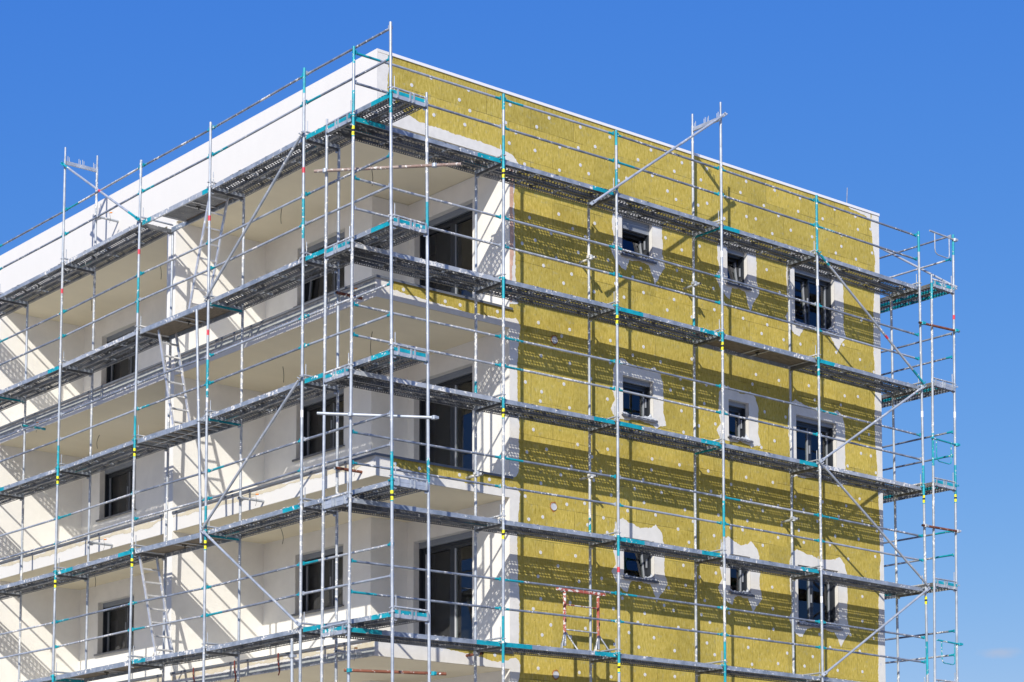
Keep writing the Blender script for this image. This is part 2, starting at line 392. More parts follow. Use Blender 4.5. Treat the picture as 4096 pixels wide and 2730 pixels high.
# two projecting frames on top
def top_frame(side, i, lab):
    a = node(side, i, 0); b = node(side, i, -1); X, Y = AX[side]; Z = (b - a).normalized(); Y2 = (Y - Z * Y.dot(Z)).normalized()
    m = mtx(a, Y2.cross(Z), Y2, Z); e = empty('scaffold_support', lab, 'scaffold frame', m, 'scaffold frames')
    for y in (0, WID):
        mb = MB(); mb.tube((0, y, .014), (0, y, 2.02), .0242, 'galv_dirty' if y else 'galv', 12); mb.tube((0, y, 2.02), (0, y, 2.25), .0185, 'galv', 10)
        for z in (2.06, 2.14): mb.tube((-.021, y, z), (.021, y, z), .004, 'black', 6)
        part('standard', mb, e)
    mb = MB(); mb.box(-.020, .020, .025, WID - .025, 1.92, 1.985, 'galv')
    part('transom', mb, e)
    for y in (.06, .30, .38, WID - .08):
        mb = MB(); mb.tube((0, y, 1.97), (0, y, 2.09), .007, 'galv', 6); mb.tube((0, y + .03, 1.97), (0, y + .03, 2.07), .007, 'galv', 6); part('plank_spigot', mb, e)
top_frame('L', 4, 'bare frame sticking up above the roof on the balcony side, with teal hook')
top_frame('R', 3, 'bare frame sticking up above the green wall, held by the long brace')

# ------------------------------------------------------------------ guard rails
RAIL = {}
def rail_meshes(L, mt, fit):
    key = (round(L, 1), mt, fit)
    if key in RAIL: return RAIL[key]
    mb = MB(); y = .045; e = .055
    segs = None
    if fit == 'long': segs = [(0, .16, 'teal'), (.16, 1, mt)]
    mb.tube((e + .02, y, 0), (L - e - .02, y, 0), .0195, mt, 10, segs=segs)
    ends = []
    for s, x in ((1, e), (-1, L - e)):
        m2 = MB(); c = 'teal' if fit != 'plain' else 'galv'
        m2.tube((x - s * .01, y, 0), (x + s * .10, y, 0), .0222, c, 10, r2=.0205)
        m2.box(min(x - s * .035, x - s * .0102), max(x - s * .035, x - s * .0102), y - .010, y + .010, -.026, .026, c)
        m2.box(x - .009, x + .009, y - .045, y - .0205, -.030, .030, c)
        ends.append(m2.mesh('end_fitting'))
    RAIL[key] = (mb.mesh('tube'), ends); return RAIL[key]
def rail(side, i, k, up):
    L0 = {'R': RP, 'L': LP, 'T': TP}[side]; nom = round(L0[i + 1] - L0[i], 1)
    h = 1.026 if up else .548
    if side == 'T': h += .07
    m, L = span_matrix(side, i, k, h, nom)
    where = f"{ORD[i]} bay from near corner" if side != 'T' else 'end bay'
    lab = f"{'upper' if up else 'lower'} guard rail over the {DK[k]} deck, {where}, {SIDE[side]}"
    e = empty('guard_rail', lab, 'guard rail', m, 'scaffold guard rails')
    fit = random.choice(['teal', 'teal', 'long', 'plain', 'plain'] if side == 'L' else ['teal', 'teal', 'teal', 'long', 'plain']); mt = random.choice(['galv_dark', 'galv_dark', 'galv_dark', 'galv_dirty', 'galv'])
    t, ends = rail_meshes(nom, mt, fit)
    part('tube', t, e)
    for q in ends: part('end_fitting', q, e)
for k in range(5):
    for up in (1, 0):
        for i in range(5): rail('R', i, k, up)
        for i in range(6): rail('L', i, k, up)
        rail('T', 0, k, up)
for i in (0,): rail('L', i, 5, 1) if False else None

# ------------------------------------------------------------------ decks
DECK = {}
PW = .326
def perforated(mb, x0, x1, y0, y1, z, m, pitch=.046, r=.0145, stag=True, plane='xy', yconst=0, ex=1.0):
    nx = max(1, int(round((x1 - x0) / (pitch * ex)))); px = (x1 - x0) / nx
    ny = max(1, int(round((y1 - y0) / pitch))); py = (y1 - y0) / ny
    vs = []; fs = []
    def P(a, b): return (a, b, z) if plane == 'xy' else (a, yconst, b)
    for j in range(ny):
        off = (px / 2 if j % 2 and stag else 0)
        ya, yb = y0 + j * py, y0 + (j + 1) * py; yc = (ya + yb) / 2
        n_cells = nx - (1 if off else 0)
        if off:
            for xa, xb in ((x0, x0 + off), (x1 - off, x1)):
                o = len(vs); vs += [P(xa, ya), P(xb, ya), P(xb, yb), P(xa, yb)]; fs.append((o, o + 1, o + 2, o + 3))
        for i in range(n_cells):
            xa = x0 + off + i * px; xb = xa + px; xc = (xa + xb) / 2; o = len(vs)
            if stag and (i % 24) in (8, 16):     # solid strip where a cross rib is welded
                vs += [P(xa, ya), P(xb, ya), P(xb, yb), P(xa, yb)]; fs.append((o, o + 1, o + 2, o + 3)); continue
            vs += [P(xa, ya), P(xc, ya), P(xb, ya), P(xb, yc), P(xb, yb), P(xc, yb), P(xa, yb), P(xa, yc)]
            for q in range(8):
                an = R(225 + 45 * q); vs.append(P(xc + r * ex * math.cos(an), yc + r * math.sin(an)))
            for q in range(8): fs.append((o + q, o + (q + 1) % 8, o + 8 + (q + 1) % 8, o + 8 + q))
    mb.add(vs, fs, m)
def plank_meshes(L, edge):
    key = (L, edge)
    if key in DECK: return DECK[key]
    a, b = .045, L - .045
    sh = MB(); perforated(sh, a, b, .0, PW, -.003, 'galv_deck', ex=1.5)
    fl = []
    # outer side: solid folded edge with a coloured end
    f1 = MB()
    cuts = {'g': [(a, b, 'deck_edge')], 't': [(a, b, 'teal')], 'tl': [(a, a + .45, 'teal'), (a + .45, b, 'deck_edge')], 'tr': [(a, b - .5, 'deck_edge'), (b - .5, b, 'teal')], 'tt': [(a, a + .6, 'teal'), (a + .6, b - .5, 'deck_edge'), (b - .5, b, 'teal')], 'd': [(a, b, 'galv_dirty')]}[edge]
    for x0, x1, mm in cuts:
        f1.box(x0, x1, -.004, 0, -.072, 0, mm)
    f1.box(a, b, .0005, .022, -.072, -.069, 'galv_deck')
    f2 = MB(); perforated(f2, a, b, -.072, -.032, 0, 'galv_deck', pitch=.045, r=.0105, stag=False, plane='xz', yconst=PW)
    f2.box(a, b, PW - .0015, PW + .0015, -.0315, -.001, 'galv_deck'); f2.box(a, b, PW - .022, PW, -.0755, -.0725, 'galv_deck')
    ribs = []
    for j in range(1, 3):
        rib = MB(); ribs.append(rib)
        x = a + (b - a) * j / 3
        rib.box(x - .012, x + .012, .004, PW - .004, -.030, -.006, 'galv'); rib.box(x - .03, x + .03, .05, .11, -.045, -.032, 'galv_dirty')
    # two pressed channels along the plank
    ch = MB()
    for y in (PW * .5,):
        ch.box(a + .03, b - .03, y - .012, y - .009, -.05, -.005, 'galv_deck')
    hks = []
    for x, s in ((a, 1), (b, -1)):
        hk = MB(); hks.append(hk)
        hk.box(min(x, x + s * .004), max(x, x + s * .004), .002, PW - .002, -.07, -.005, 'galv')
        for y in (.04, PW - .08): hk.box(min(x - s * .03, x), max(x - s * .03, x), y, y + .04, -.024, -.006, 'galv')
    cb_ = MB(); rr = random.Random(hash(edge) % 1000 + int(L * 10))
    rr = random.Random(len(edge) * 31 + ord(edge[-1]) + int(L * 10))
    for _ in range(26):
        cx = rr.uniform(a, b); cy = rr.choice([rr.uniform(-.006, .01), rr.uniform(0, PW)]); q = rr.uniform(.006, .02); h = rr.uniform(.004, .016)
        w_ = q * rr.uniform(1, 2.5)
        cb_.add([(cx - w_, cy - q, 0), (cx + w_ * .8, cy - q * .7, 0), (cx + w_, cy + q, 0), (cx - w_ * .6, cy + q, 0), (cx - w_ * .2, cy, h), (cx + w_ * .4, cy + q * .2, h * .8)], [(0, 1, 5, 4), (1, 2, 5), (2, 3, 4, 5), (3, 0, 4)], 'basecoat')
    DECK[key] = [('mortar_crumbs', cb_.mesh('mortar_crumbs')), ('perforated_sheet', sh.mesh('perforated_sheet')), ('side_flange', f1.mesh('side_flange')), ('side_flange', f2.mesh('side_flange')), ('channel', ch.mesh('channel'))] + [('cross_rib', q.mesh('cross_rib')) for q in ribs] + [('end_hook', q.mesh('end_hook')) for q in hks]
    return DECK[key]
def hatch_meshes(L, kind):
    key = (L, 'h' + kind)
    if key in DECK: return DECK[key]
    a, b = .045, L - .045; W = WID - .06
    out = []
    for y in (0, W - .03):
        s = MB(); s.box(a, b, y, y + .03, -.085, 0, 'deck_edge' if kind != 'open' or y else 'galv_dirty')
        if kind == 'open' and y == 0: s.box(a + .001, a + .30, -.003, -.001, -.083, -.002, 'teal'); s.box(b - .25, b, -.003, -.001, -.083, -.002, 'teal')
        out.append(('side_rail', s.mesh('side_rail')))
    bd = MB()
    x0 = a + (.55 if kind == 'open' else 0)
    bd.box(x0, b, .032, W - .032, -.020, -.008, 'plywood')
    if kind in ('open',):
        n = int((W - .08) / .028)
        for j in range(n): bd.box(x0, b, .036 + j * .028, .044 + j * .028, -.026, -.0205, 'galv')
    out.append(('board', bd.mesh('board')))
    cr = MB(); xs = [x0, x0 + .5 * (b - x0) - .12, x0 + .5 * (b - x0) + .12, b - .03] if kind != 'joist' else [a + j * (b - a) / 8 for j in range(9)]
    for x in xs: 
        if kind == 'joist': cr.box(x - .012, x + .012, .032, W - .032, -.075, -.028, 'galv')
        else: q = MB(); q.box(x - .012, x + .012, .032, W - .032, -.045, -.028, 'alu'); out.append(('cross_bar', q.mesh('cross_bar')))
    if kind == 'joist': cr.box(a, b, W / 2 - .015, W / 2 + .015, -.080, -.0755, 'galv')
    if kind == 'joist': out.append(('cross_bar', cr.mesh('cross_bar')))
    if kind != 'joist':
        h = MB(); xm = (x0 + b) / 2; h.box(xm - .02, xm + .02, W / 2 - .05, W / 2 + .03, -.065, -.046, 'black'); h.tube((xm, W / 2, -.06), (xm, W / 2, -.11), .01, 'black', 8); out.append(('hatch_latch', h.mesh('hatch_latch')))
    DECK[key] = out; return out
def deck(side, i, k):
    L0 = {'R': RP, 'L': LP, 'T': TP}[side]; nom = round(L0[i + 1] - L0[i], 1)
    bay = f"{ORD[i]} bay from near corner" if side != 'T' else 'end bay'
    kind = None
    if side == 'L' and i == 2: kind = {0: 'open', 1: 'ply', 2: 'joist', 3: 'ply'}.get(k)
    if side == 'L' and i == 3 and k == 4: kind = 'ply'
    if side == 'R' and i == 3 and k == 1: kind = 'ply'
    if kind:
        m, L = span_matrix(side, i, k, 0, nom, (0, .03, 0))
        nm = {'open': 'half open aluminium hatch deck', 'ply': 'plywood covered hatch deck', 'joist': 'ribbed aluminium hatch deck'}[kind]
        e = empty('hatch_deck', f"{nm} on the {DK[k]} level, {bay}, {SIDE[side]}", 'scaffold deck', m, 'scaffold decks')
        for n, me in hatch_meshes(nom, kind): part(n, me, e)
        return
    for which in (0, 1):
        m, L = span_matrix(side, i, k, 0, nom, (0, .021 + which * (PW + .005), 0))
        e = empty('scaffold_plank', f"{'inner' if which else 'outer'} perforated steel plank of the {DK[k]} deck, {bay}, {SIDE[side]}", 'scaffold deck', m, 'perforated scaffold planks')
        ed = random.choice(['g', 'g', 'tl', 'tr', 'tt', 'd', 'g'])
        if (side, i, k, which) in EDGE: ed = EDGE[(side, i, k, which)]
        for n, me in plank_meshes(nom, ed):
            q = part(n, me, e)
            if n == 'mortar_crumbs': q['kind'] = 'stuff'
# L runs far->near in X, so its 'tr' end is the near one
EDGE = {('R', 0, 0, 0): 'tt', ('R', 1, 0, 0): 'tr', ('R', 2, 0, 0): 'g', ('R', 3, 0, 0): 'tl', ('R', 4, 0, 0): 'g', ('R', 0, 1, 0): 'd', ('R', 1, 1, 0): 'g', ('R', 2, 1, 0): 'tt', ('R', 4, 1, 0): 'tl', ('R', 0, 2, 0): 'd', ('R', 1, 2, 0): 'tr', ('R', 2, 2, 0): 'tt', ('R', 3, 2, 0): 'tr', ('R', 4, 2, 0): 'd', ('R', 0, 3, 0): 'g', ('R', 1, 3, 0): 'g', ('R', 2, 3, 0): 'tt', ('R', 3, 3, 0): 'tr', ('R', 4, 3, 0): 'g', ('R', 0, 4, 0): 'tt', ('R', 1, 4, 0): 'tt', ('R', 2, 4, 0): 'g', ('R', 3, 4, 0): 'g', ('R', 4, 4, 0): 'g',
        ('L', 0, 0, 0): 'tt', ('L', 1, 0, 0): 'g', ('L', 0, 1, 0): 'tt', ('L', 0, 2, 0): 'tt', ('L', 0, 3, 0): 'g', ('L', 0, 4, 0): 'tt', ('L', 1, 1, 0): 'g', ('L', 3, 1, 0): 'd', ('L', 4, 1, 0): 'tr', ('L', 3, 0, 0): 'd', ('L', 4, 0, 0): 'g', ('L', 2, 4, 0): 'tl', ('T', 0, 0, 0): 't', ('T', 0, 0, 1): 't', ('T', 0, 1, 1): 't', ('T', 0, 2, 1): 't', ('T', 0, 3, 1): 't'}
for k in range(5):
    for i in range(5): deck('R', i, k)
    for i in range(6): deck('L', i, k)
    deck('T', 0, k)

# ------------------------------------------------------------------ diagonal braces
def brace(a, b, lab, ends=('galv', 'galv'), r=.0225, mark=None, name='diagonal_brace'):
    a = Vector(a); b = Vector(b); e = empty(name, lab, 'brace', a, 'diagonal braces'); d = (b - a); L = d.length; u = d.normalized()
    mb = MB(); segs = [(0, .08, ends[0]), (.08, .9, 'galv'), (.9, 1, ends[1])]
    mb.tube(u * .04, d - u * .04, r, 'galv', 12, segs=segs); part('tube', mb, e)
    for c, mm in ((Vector((0, 0, 0)), ends[0]), (d, ends[1])):
        q = MB(); T = mtx(c, u, u.orthogonal().normalized(), u.cross(u.orthogonal().normalized()))
        q.box(-.07, .07, -.03, .03, -.008, .008, mm, T); q.tube(T @ Vector((0, 0, -.05)), T @ Vector((0, 0, .05)), .012, mm, 8)
        part('end_fitting', q, e)
    if mark:
        q = MB(); q.tube(d * mark[0], d * (mark[0] + .025), r + .001, mark[1], 12, cap=False); part('tape_mark', q, e)
def nd(side, i, k, h=0, out=-.05):
    return node(side, i, k, h) + AX[side][1] * out
brace(nd('L', 1, 0, -.0), nd('L', 2, 1, .02), 'steel brace slanting down from the top deck, left of the near corner, balcony side')
brace(nd('L', 1, 2, -.0), nd('L', 2, 3, .05), 'steel brace slanting down from the third deck, left of the near corner, balcony side')
brace(nd('L', 2, 3, -.02), nd('L', 1, 4, .06), 'steel brace slanting down towards the corner below the fourth deck, balcony side')
brace(nd('L', 4, -1, -.09), nd('L', 3, 0, .03), 'short teal ended brace above the roof line holding the projecting frame', ('teal', 'teal'), mark=(.5, 'redtape'))
brace((5.22, -.06, 2.03), (1.96, -.06, -.32), 'long steel brace rising above the green wall to the projecting frame')
brace(nd('R', 4, 0, -.01), nd('R', 5, 1, .05), 'brace with red tape descending from the top deck at the far right bay', ('teal', 'teal'), mark=(.62, 'redtape'))
brace(nd('R', 5, 1, -.02), nd('R', 4, 2, .05), 'brace rising to the second deck at the far right bay')
brace(nd('R', 4, 2, -.02), nd('R', 5, 3, .05), 'brace descending from the third deck at the far right bay')
brace(nd('R', 5, 3, -.03), nd('R', 4, 4, .05), 'brace rising to the fourth deck at the far right bay')
brace((11.95, .02, .20), (11.95, 2.55, 1.95), 'pale brace behind the far right corner above the top deck')

# extra raking tube beside the balcony upright
def coupler(parent, p, m='galv', axis=Vector((0, 0, 1)), s=.042):
    q = MB(); q.tube(p - axis * .028, p + axis * .028, s, m, 10); q.box(p.x - .018, p.x + .055, p.y - .05, p.y + .012, p.z - .02, p.z + .02, m); return part('coupler', q, parent)
def loose_tube(a, b, m, lab, coups, cm='galv', r=.0242):
    a = Vector(a); b = Vector(b); e = empty('scaffold_tube', lab, 'scaffold tube', a); mb = MB()
    d = b - a; u = d.normalized()
    mb.tube((0, 0, 0), d, r, m, 14, cap=False); mb.tube(u * .002, d - u * .002, r * .8, 'black', 10); part('tube', mb, e)
    for c in coups: coupler(e, Vector(c) - a, cm)
def ext(p, q, t0, t1):
    p = Vector(p); q = Vector(q); return p + (q - p) * t0, p + (q - p) * t1
p, q = Vector((-3.12, .66, -.73)), Vector((-2.20, -.94, -.90)); a, b = ext(p, q, -.10, 1.24)
loose_tube(a, b, 'rust_dirty', 'rusty horizontal tube tying the corner uprights below the top deck', [p, q])
p, q = Vector((-3.12, -.04, -4.76)), Vector((-2.20, -.94, -4.84)); a, b = ext(p, q, -.40, 1.02)
loose_tube(a, b, 'galv', 'bare grey horizontal tube tying the corner uprights above the fourth deck', [p, q])
p, q = Vector((-3.12, -.04, -8.70)), Vector((-2.20, -.94, -8.76)); a, b = ext(p, q, -.06, 1.15)
loose_tube(a, b, 'rust', 'reddish brown tube tying the corner uprights below the fifth deck', [p, q], 'teal')
p, q = Vector((10.82, -.05, -.78)), Vector((11.87, -.05, -.74)); a, b = ext(p, q, -.09, 1.11)
loose_tube(a, b, 'rust', 'rust and teal tube across the far right uprights below the top deck', [p, q], 'teal')
p, q = Vector((10.81, -.05, -4.81)), Vector((11.82, -.05, -4.80)); a, b = ext(p, q, -.09, 1.05)
loose_tube(a, b, 'rust', 'rusty tube across the far right uprights below the third deck', [p, q])
loose_tube((-2.99, 4.62, -2.0), (-2.98, 4.42, -6.1), 'galv', 'long upright spare tube strapped beside the third balcony upright', [(-2.985, 4.52, -3.95)])
loose_tube((-2.97, 1.70, -8.02), (-2.97, 1.66, -10.6), 'galv', 'short spare upright beside the second balcony upright at the bottom', [(-2.97, 1.69, -8.3)])

# wall ties
def tie(side, a, z, lab, m='galv_dirty', L=.42):
    if side == 'R': p0 = Vector((a + .055, .58, z)); p1 = Vector((a + .055, .999, z)); pc = Vector((a, .66, z))
    else: p0 = Vector((-2.37, a - .055, z)); p1 = Vector((-1.851, a - .055, z)); pc = Vector((-2.29, a, z))
    e = empty('wall_tie', lab, 'wall tie', p0, 'wall ties'); mb = MB(); mb.tube((0, 0, 0), p1 - p0, .0235, m, 12, cap=False); mb.tube(Vector((0, 0, 0)) + (p1 - p0) * .004, (p1 - p0) * .99, .018, 'black', 10); part('tube', mb, e)
    q = MB(); c = pc - p0; q.tube(c + Vector((0, 0, -.04)), c + Vector((0, 0, .04)), .038, 'galv_dirty', 10); q.box(c.x - .05, c.x + .09, c.y - .03, c.y + .045, c.z - .012, c.z + .03, 'galv_dirty'); part('coupler', q, e)
    if side == 'L':
        q = MB(); q.path([(.05, -.03, .02), (.12, -.14, .05), (.20, -.22, .04), (.21, -.24, -.08), (.19, -.23, -.16)], .003, 'cable', 6); part('bent_wire', q, e)
        q = MB(); q.tube((.20, -.225, .045), (.235, -.26, .045), .013, 'orange', 8); part('plug', q, e)
tie('R', 2.575, -.96, 'wall tie at the third insulated wall upright under the top deck')
tie('R', 5.18, -.92, 'wall tie at the fourth insulated wall upright under the top deck')
tie('R', 2.575, -4.82, 'wall tie at the third insulated wall upright above the fourth deck')
tie('R', 7.78, -4.94, 'wall tie at the fifth insulated wall upright above the fourth deck')
tie('R', .0, -5.14, 'wall tie at the second insulated wall upright in front of the balcony edge')
tie('R', .0, -8.12, 'wall tie at the second insulated wall upright under the fifth deck', 'rust')
tie('L', 1.44, -2.36, 'wall tie at the second balcony upright, upper balcony edge', 'rust')
tie('L', 1.42, -5.24, 'wall tie at the second balcony upright, middle balcony edge', 'rust')
tie('L', 1.39, -8.21, 'wall tie at the second balcony upright, lower balcony edge')
tie('L', 4.25, -5.27, 'plaster caked wall tie at the third balcony upright')
tie('L', 9.47, -5.30, 'plaster caked wall tie at the fifth balcony upright')
tie('L', 9.42, 1.09, 'crusted wall tie with hooked wire on the parapet')
tie('L', 12.3, -2.49, 'teal wall tie at the upright near the left edge', 'teal')

# folding end gates
def gate(z, m, x0, x1, lab):
    e = empty('end_gate', lab, 'end gate', (x1, -.02, z), 'end gates of the far scaffold'); mb = MB(); w = x1 - x0
    mb.tube((-w, 0, .03), (.07, 0, 0), .018, m, 10); part('bar', mb, e)
    mb = MB(); pts = [(-w * .80, 0, .02), (-w * .80, 0, -.30), (-w * .78, 0, -.37), (-w * .70, 0, -.41), (-w * .32, 0, -.42), (-w * .24, 0, -.40), (-w * .22, 0, -.34), (-w * .22, 0, .005)]
    mb.path(pts, .011, m); part('loop', mb, e); coupler(e, Vector((0, 0, 0)), m)
gate(1.13, 'galv', 11.14, 11.93, 'grey looped end gate on the top far scaffold post')
gate(-3.05, 'teal', 11.08, 11.88, 'teal looped end gate between the second and third decks, far right')
gate(-7.05, 'teal', 11.16, 11.86, 'teal looped end gate between the fourth and fifth decks, far right')

# ------------------------------------------------------------------ ladders
def ladder(p0, p1, lab, dx=.36, n=8):
    """p0 top, p1 bottom on the left string; second string offset by dx in x"""
    p0 = Vector(p0); p1 = Vector(p1); e = empty('ladder', lab, 'ladder', p1, 'access ladders'); d = p0 - p1; u = d.normalized()
    X = Vector((1, 0, 0)); T = mtx(Vector((0, 0, 0)), X, u.cross(X), u)
    for s in (0, dx):
        mb = MB(); mb.box(s - .012, s + .012, -.026, .026, 0, d.length, 'alu', T); part('string', mb, e)
    for j in range(n):
        z = .14 + j * .265
        if z > d.length - .05: break
        mb = MB(); mb.box(.012, dx - .012, -.014, .014, z - .014, z + .014, 'alu', T); part('rung', mb, e)
ladder((-2.80, 4.52, .08), (-2.80, 5.18, -1.86), 'aluminium ladder hanging from the open hatch in the top deck')
ladder((-2.80, 6.20, -1.96), (-2.80, 5.64, -3.86), 'aluminium ladder between the second and third decks')
ladder((-2.80, 6.78, -5.94), (-2.80, 6.15, -7.86), 'aluminium ladder between the fourth and fifth decks')

# ------------------------------------------------------------------ trestle
e = empty('trestle', 'rusty red steel trestle standing on the fifth deck', 'trestle', (2.03, .32, -7.995))
mb = MB(); mb.box(-.56, .52, -.03, .03, 1.03, 1.075, 'redpaint'); part('top_bar', mb, e)
for x in (-.40, .37):
    mb = MB(); mb.tube((x, 0, .10), (x, 0, 1.03), .026, 'redpaint', 12, segs=[(0, .22, 'galv_dirty'), (.22, 1, 'redpaint')]); part('post', mb, e)
    for dx_, dy_ in ((-.16, -.10), (.24, -.10), (.04, .17)):
        mb = MB(); mb.tube((x, 0, .36), (x + dx_, dy_, .0), .013, 'galv_dirty', 8); part('foot', mb, e)
for z, m_ in ((.30 + .08, 'galv_dirty'), (.80, 'redpaint')):
    mb = MB(); mb.tube((-.40, 0, z), (.37, 0, z), .012, m_, 8); part('rung', mb, e)
for x in (-.40, .37):
    mb = MB(); mb.box(x - .012, x + .012, -.032, -.026, .5, .56, 'black'); part('pin', mb, e)

# ------------------------------------------------------------------ building
XB, X1, XW = -1.85, 1.0, 10.84          # balcony side face, end of corner loggia, right corner
YF = 1.0; YEND = 22.0
YR = .17                                  # rear wall of the loggias (x)
SOF = [.50, -2.42, -5.35, -8.27, -11.2]; TOP = [None, -2.08, -5.00, -7.99, -10.92]
B = empty('apartment_building', 'white apartment block under construction with yellow mineral wool on its end wall', 'building', (XW / 2, 6, GND))
BI = B.matrix_world.inverted()
def bpart(name, mb, label=None, parent=None):
    o = link(name, mb.mesh(name)); o.parent = parent or B
    o.matrix_parent_inverse = BI
    if label: o['label'] = label
    return o
def wall_with_holes(mb, axis, c0, c1, u0, u1, z0, z1, holes, m):
    """axis 'y': wall spans x (u) at y c0..c1 ; axis 'x': spans y"""
    us = sorted({u0, u1} | {h[0] for h in holes} | {h[1] for h in holes}); zs = sorted({z0, z1} | {h[2] for h in holes} | {h[3] for h in holes})
    def solid(i, j):
        if not (0 <= i < len(us) - 1 and 0 <= j < len(zs) - 1): return False
        uc = (us[i] + us[i + 1]) / 2; zc = (zs[j] + zs[j + 1]) / 2
        return not any(h[0] < uc < h[1] and h[2] < zc < h[3] for h in holes)
    def P(u, c, z): return (u, c, z) if axis == 'y' else (c, u, z)
    for i in range(len(us) - 1):
        for j in range(len(zs) - 1):
            if not solid(i, j): continue
            a, b, p, q = us[i], us[i + 1], zs[j], zs[j + 1]
            for c in (c0, c1): mb.add([P(a, c, p), P(b, c, p), P(b, c, q), P(a, c, q)], [(0, 1, 2, 3)], m)
            if not solid(i - 1, j): mb.add([P(a, c0, p), P(a, c1, p), P(a, c1, q), P(a, c0, q)], [(0, 1, 2, 3)], m)
            if not solid(i + 1, j): mb.add([P(b, c0, p), P(b, c1, p), P(b, c1, q), P(b, c0, q)], [(0, 1, 2, 3)], m)
            if not solid(i, j - 1): mb.add([P(a, c0, p), P(b, c0, p), P(b, c1, p), P(a, c1, p)], [(0, 1, 2, 3)], m)
            if not solid(i, j + 1): mb.add([P(a, c0, q), P(b, c0, q), P(b, c1, q), P(a, c1, q)], [(0, 1, 2, 3)], m)
G = .012   # reveal lining thickness
wins_r = []
for r in range(4):
    dz = -2.92 * r
    wins_r += [(3.67, 4.43, -.60 + dz, .13 + dz, 'A', r), (6.40, 6.95, -.60 + dz, .13 + dz, 'B', r), (8.28, 9.45, -1.01 + dz, .13 + dz, 'C', r)]
mb = MB(); wall_with_holes(mb, 'y', YF, YF + .30, X1, XW, GND, 1.66, [(w[0] - G, w[1] + G, w[2] - G, w[3] + G) for w in wins_r], 'wool')
bpart('insulated_wall', mb, 'yellow mineral wool insulation boards')
mb = MB(); mb.box(XB + .012, X1 - .001, YF, YF + .28, SOF[0] + .012, 1.66, 'wool'); bpart('insulated_parapet', mb)
mb = MB(); mb.box(XB, XB + .30, YF + .281, YEND, SOF[0], 1.712, 'plaster'); mb.box(XB, XB + .011, YF - .006, YF + .2805, SOF[0], 1.712, 'plaster'); mb.box(XB + .0115, XB + .26, YF - .0055, YF + .2803, 1.6605, 1.7115, 'plaster'); bpart('parapet', mb)
mb = MB(); mb.box(XB + .27, XW + .012, YF - .018, YF + .32, 1.662, 1.712, 'coping'); bpart('roof_coping', mb)
mb = MB(); mb.box(XB + .301, XW - .01, YF + .301, YEND, SOF[0] + .001, SOF[0] + .5, 'soffit'); mb.box(XB + .0015, X1 + .3, YF + .0015, YF + .3, SOF[0], SOF[0] + .011, 'soffit'); mb.box(XB + .0015, XB + .3, YF + .3005, YEND, SOF[0] - .0003, SOF[0] + .012, 'soffit'); bpart('roof_slab', mb)
for r in range(1, 5):
    mb = MB(); z0, z1 = SOF[r], TOP[r]
    mb.box(XB, .60, YF + .06, YEND, z0, z1, 'plaster'); mb.box(.601, X1 + .001, YF + .06, 3.9, z0, z1, 'plaster')
    # soffit, cream colour with the warm ground bounce painted in
    mb.box(XB + .006, X1 - .003, YF + .004, YEND, z0 - .006, z0 - .0005, 'soffit')
    mb.box(XB + .30, X1 - .001, YF, YF + .0595, z0, z1 - .002, 'wool'); mb.box(XB, XB + .2995, YF - .0005, YF + .0595, z0, z1 - .001, 'basecoat')
    s = bpart('balcony_slab', mb)
    f = MB(); f.box(XB - .028, X1 + .06, YF - .03, YF + .02, z1 + .002, z1 + .012, 'flash'); f.box(XB - .028, X1 + .06, YF - .03, YF - .028, z1 - .028, z1 + .0015, 'flash')
    f.box(XB - .028, XB + .02, YF + .0205, 7.195, z1 + .002, z1 + .012, 'flash'); f.box(XB - .028, XB - .025, YF - .0275, 7.195, z1 - .028, z1 + .0015, 'flash')
    f.box(XB - .028, XB + .02, 7.505, 14.345, z1 + .002, z1 + .012, 'flash'); f.box(XB - .028, XB - .025, 7.505, 14.345, z1 - .028, z1 + .0015, 'flash')
    f.box(XB - .028, XB + .02, 14.655, 21.0, z1 + .002, z1 + .012, 'flash')
    bpart('edge_flashing', f)
mb = MB(); mb.box(XB - .008, XB + 1.5, YF - .0, 3.8, GND, -11.21, 'plaster'); bpart('plinth', mb)
for y in (7.2, 14.35, 20.9):
    mb = MB(); mb.box(XB - .010, YR + .02, y, y + .30, GND, SOF[0] - .0008, 'wall_inner'); bpart('divider_wall', mb)
# storey walls of the loggias
wl = []
for r in range(4):
    z0 = (TOP[r + 1]); z1 = SOF[r]; dz = -2.92 * r
    h = [(4.63, 6.13, -1.01 + dz, .12 + dz), (12.03, 13.55, -1.03 + dz, .10 + dz)]
    mb = MB()
    wall_with_holes(mb, 'x', YR, YR + .30, 3.801, 7.2, z0, z1 - .006, [(h[0][0] - G, h[0][1] + G, h[0][2] - G, h[0][3] + G)], 'wall_inner')
    wall_with_holes(mb, 'x', YR, YR + .30, 7.5, 14.35, z0, z1 - .006, [(h[1][0] - G, h[1][1] + G, h[1][2] - G, h[1][3] + G)], 'wall_inner')
    wall_with_holes(mb, 'x', YR, YR + .30, 14.65, 20.9, z0, z1 - .006, [], 'wall_inner')
    bpart('loggia_rear_wall', mb)
    mb = MB(); mb.box(YR + .001, X1 + .02, 3.80, 4.05, z0, z1 - .006, 'wall_inner'); bpart('loggia_side_wall', mb)
    dtop = .10 + dz
    mb = MB(); wall_with_holes(mb, 'x', X1 - .002, X1 + .28, YF + .0005, 3.7999, z0, z1 - .006, [(1.98 - G, 3.62 + G, z0 - .001, dtop + G)], 'wall_inner'); bpart('loggia_door_wall', mb)
    wl.append((h, z0, dtop))
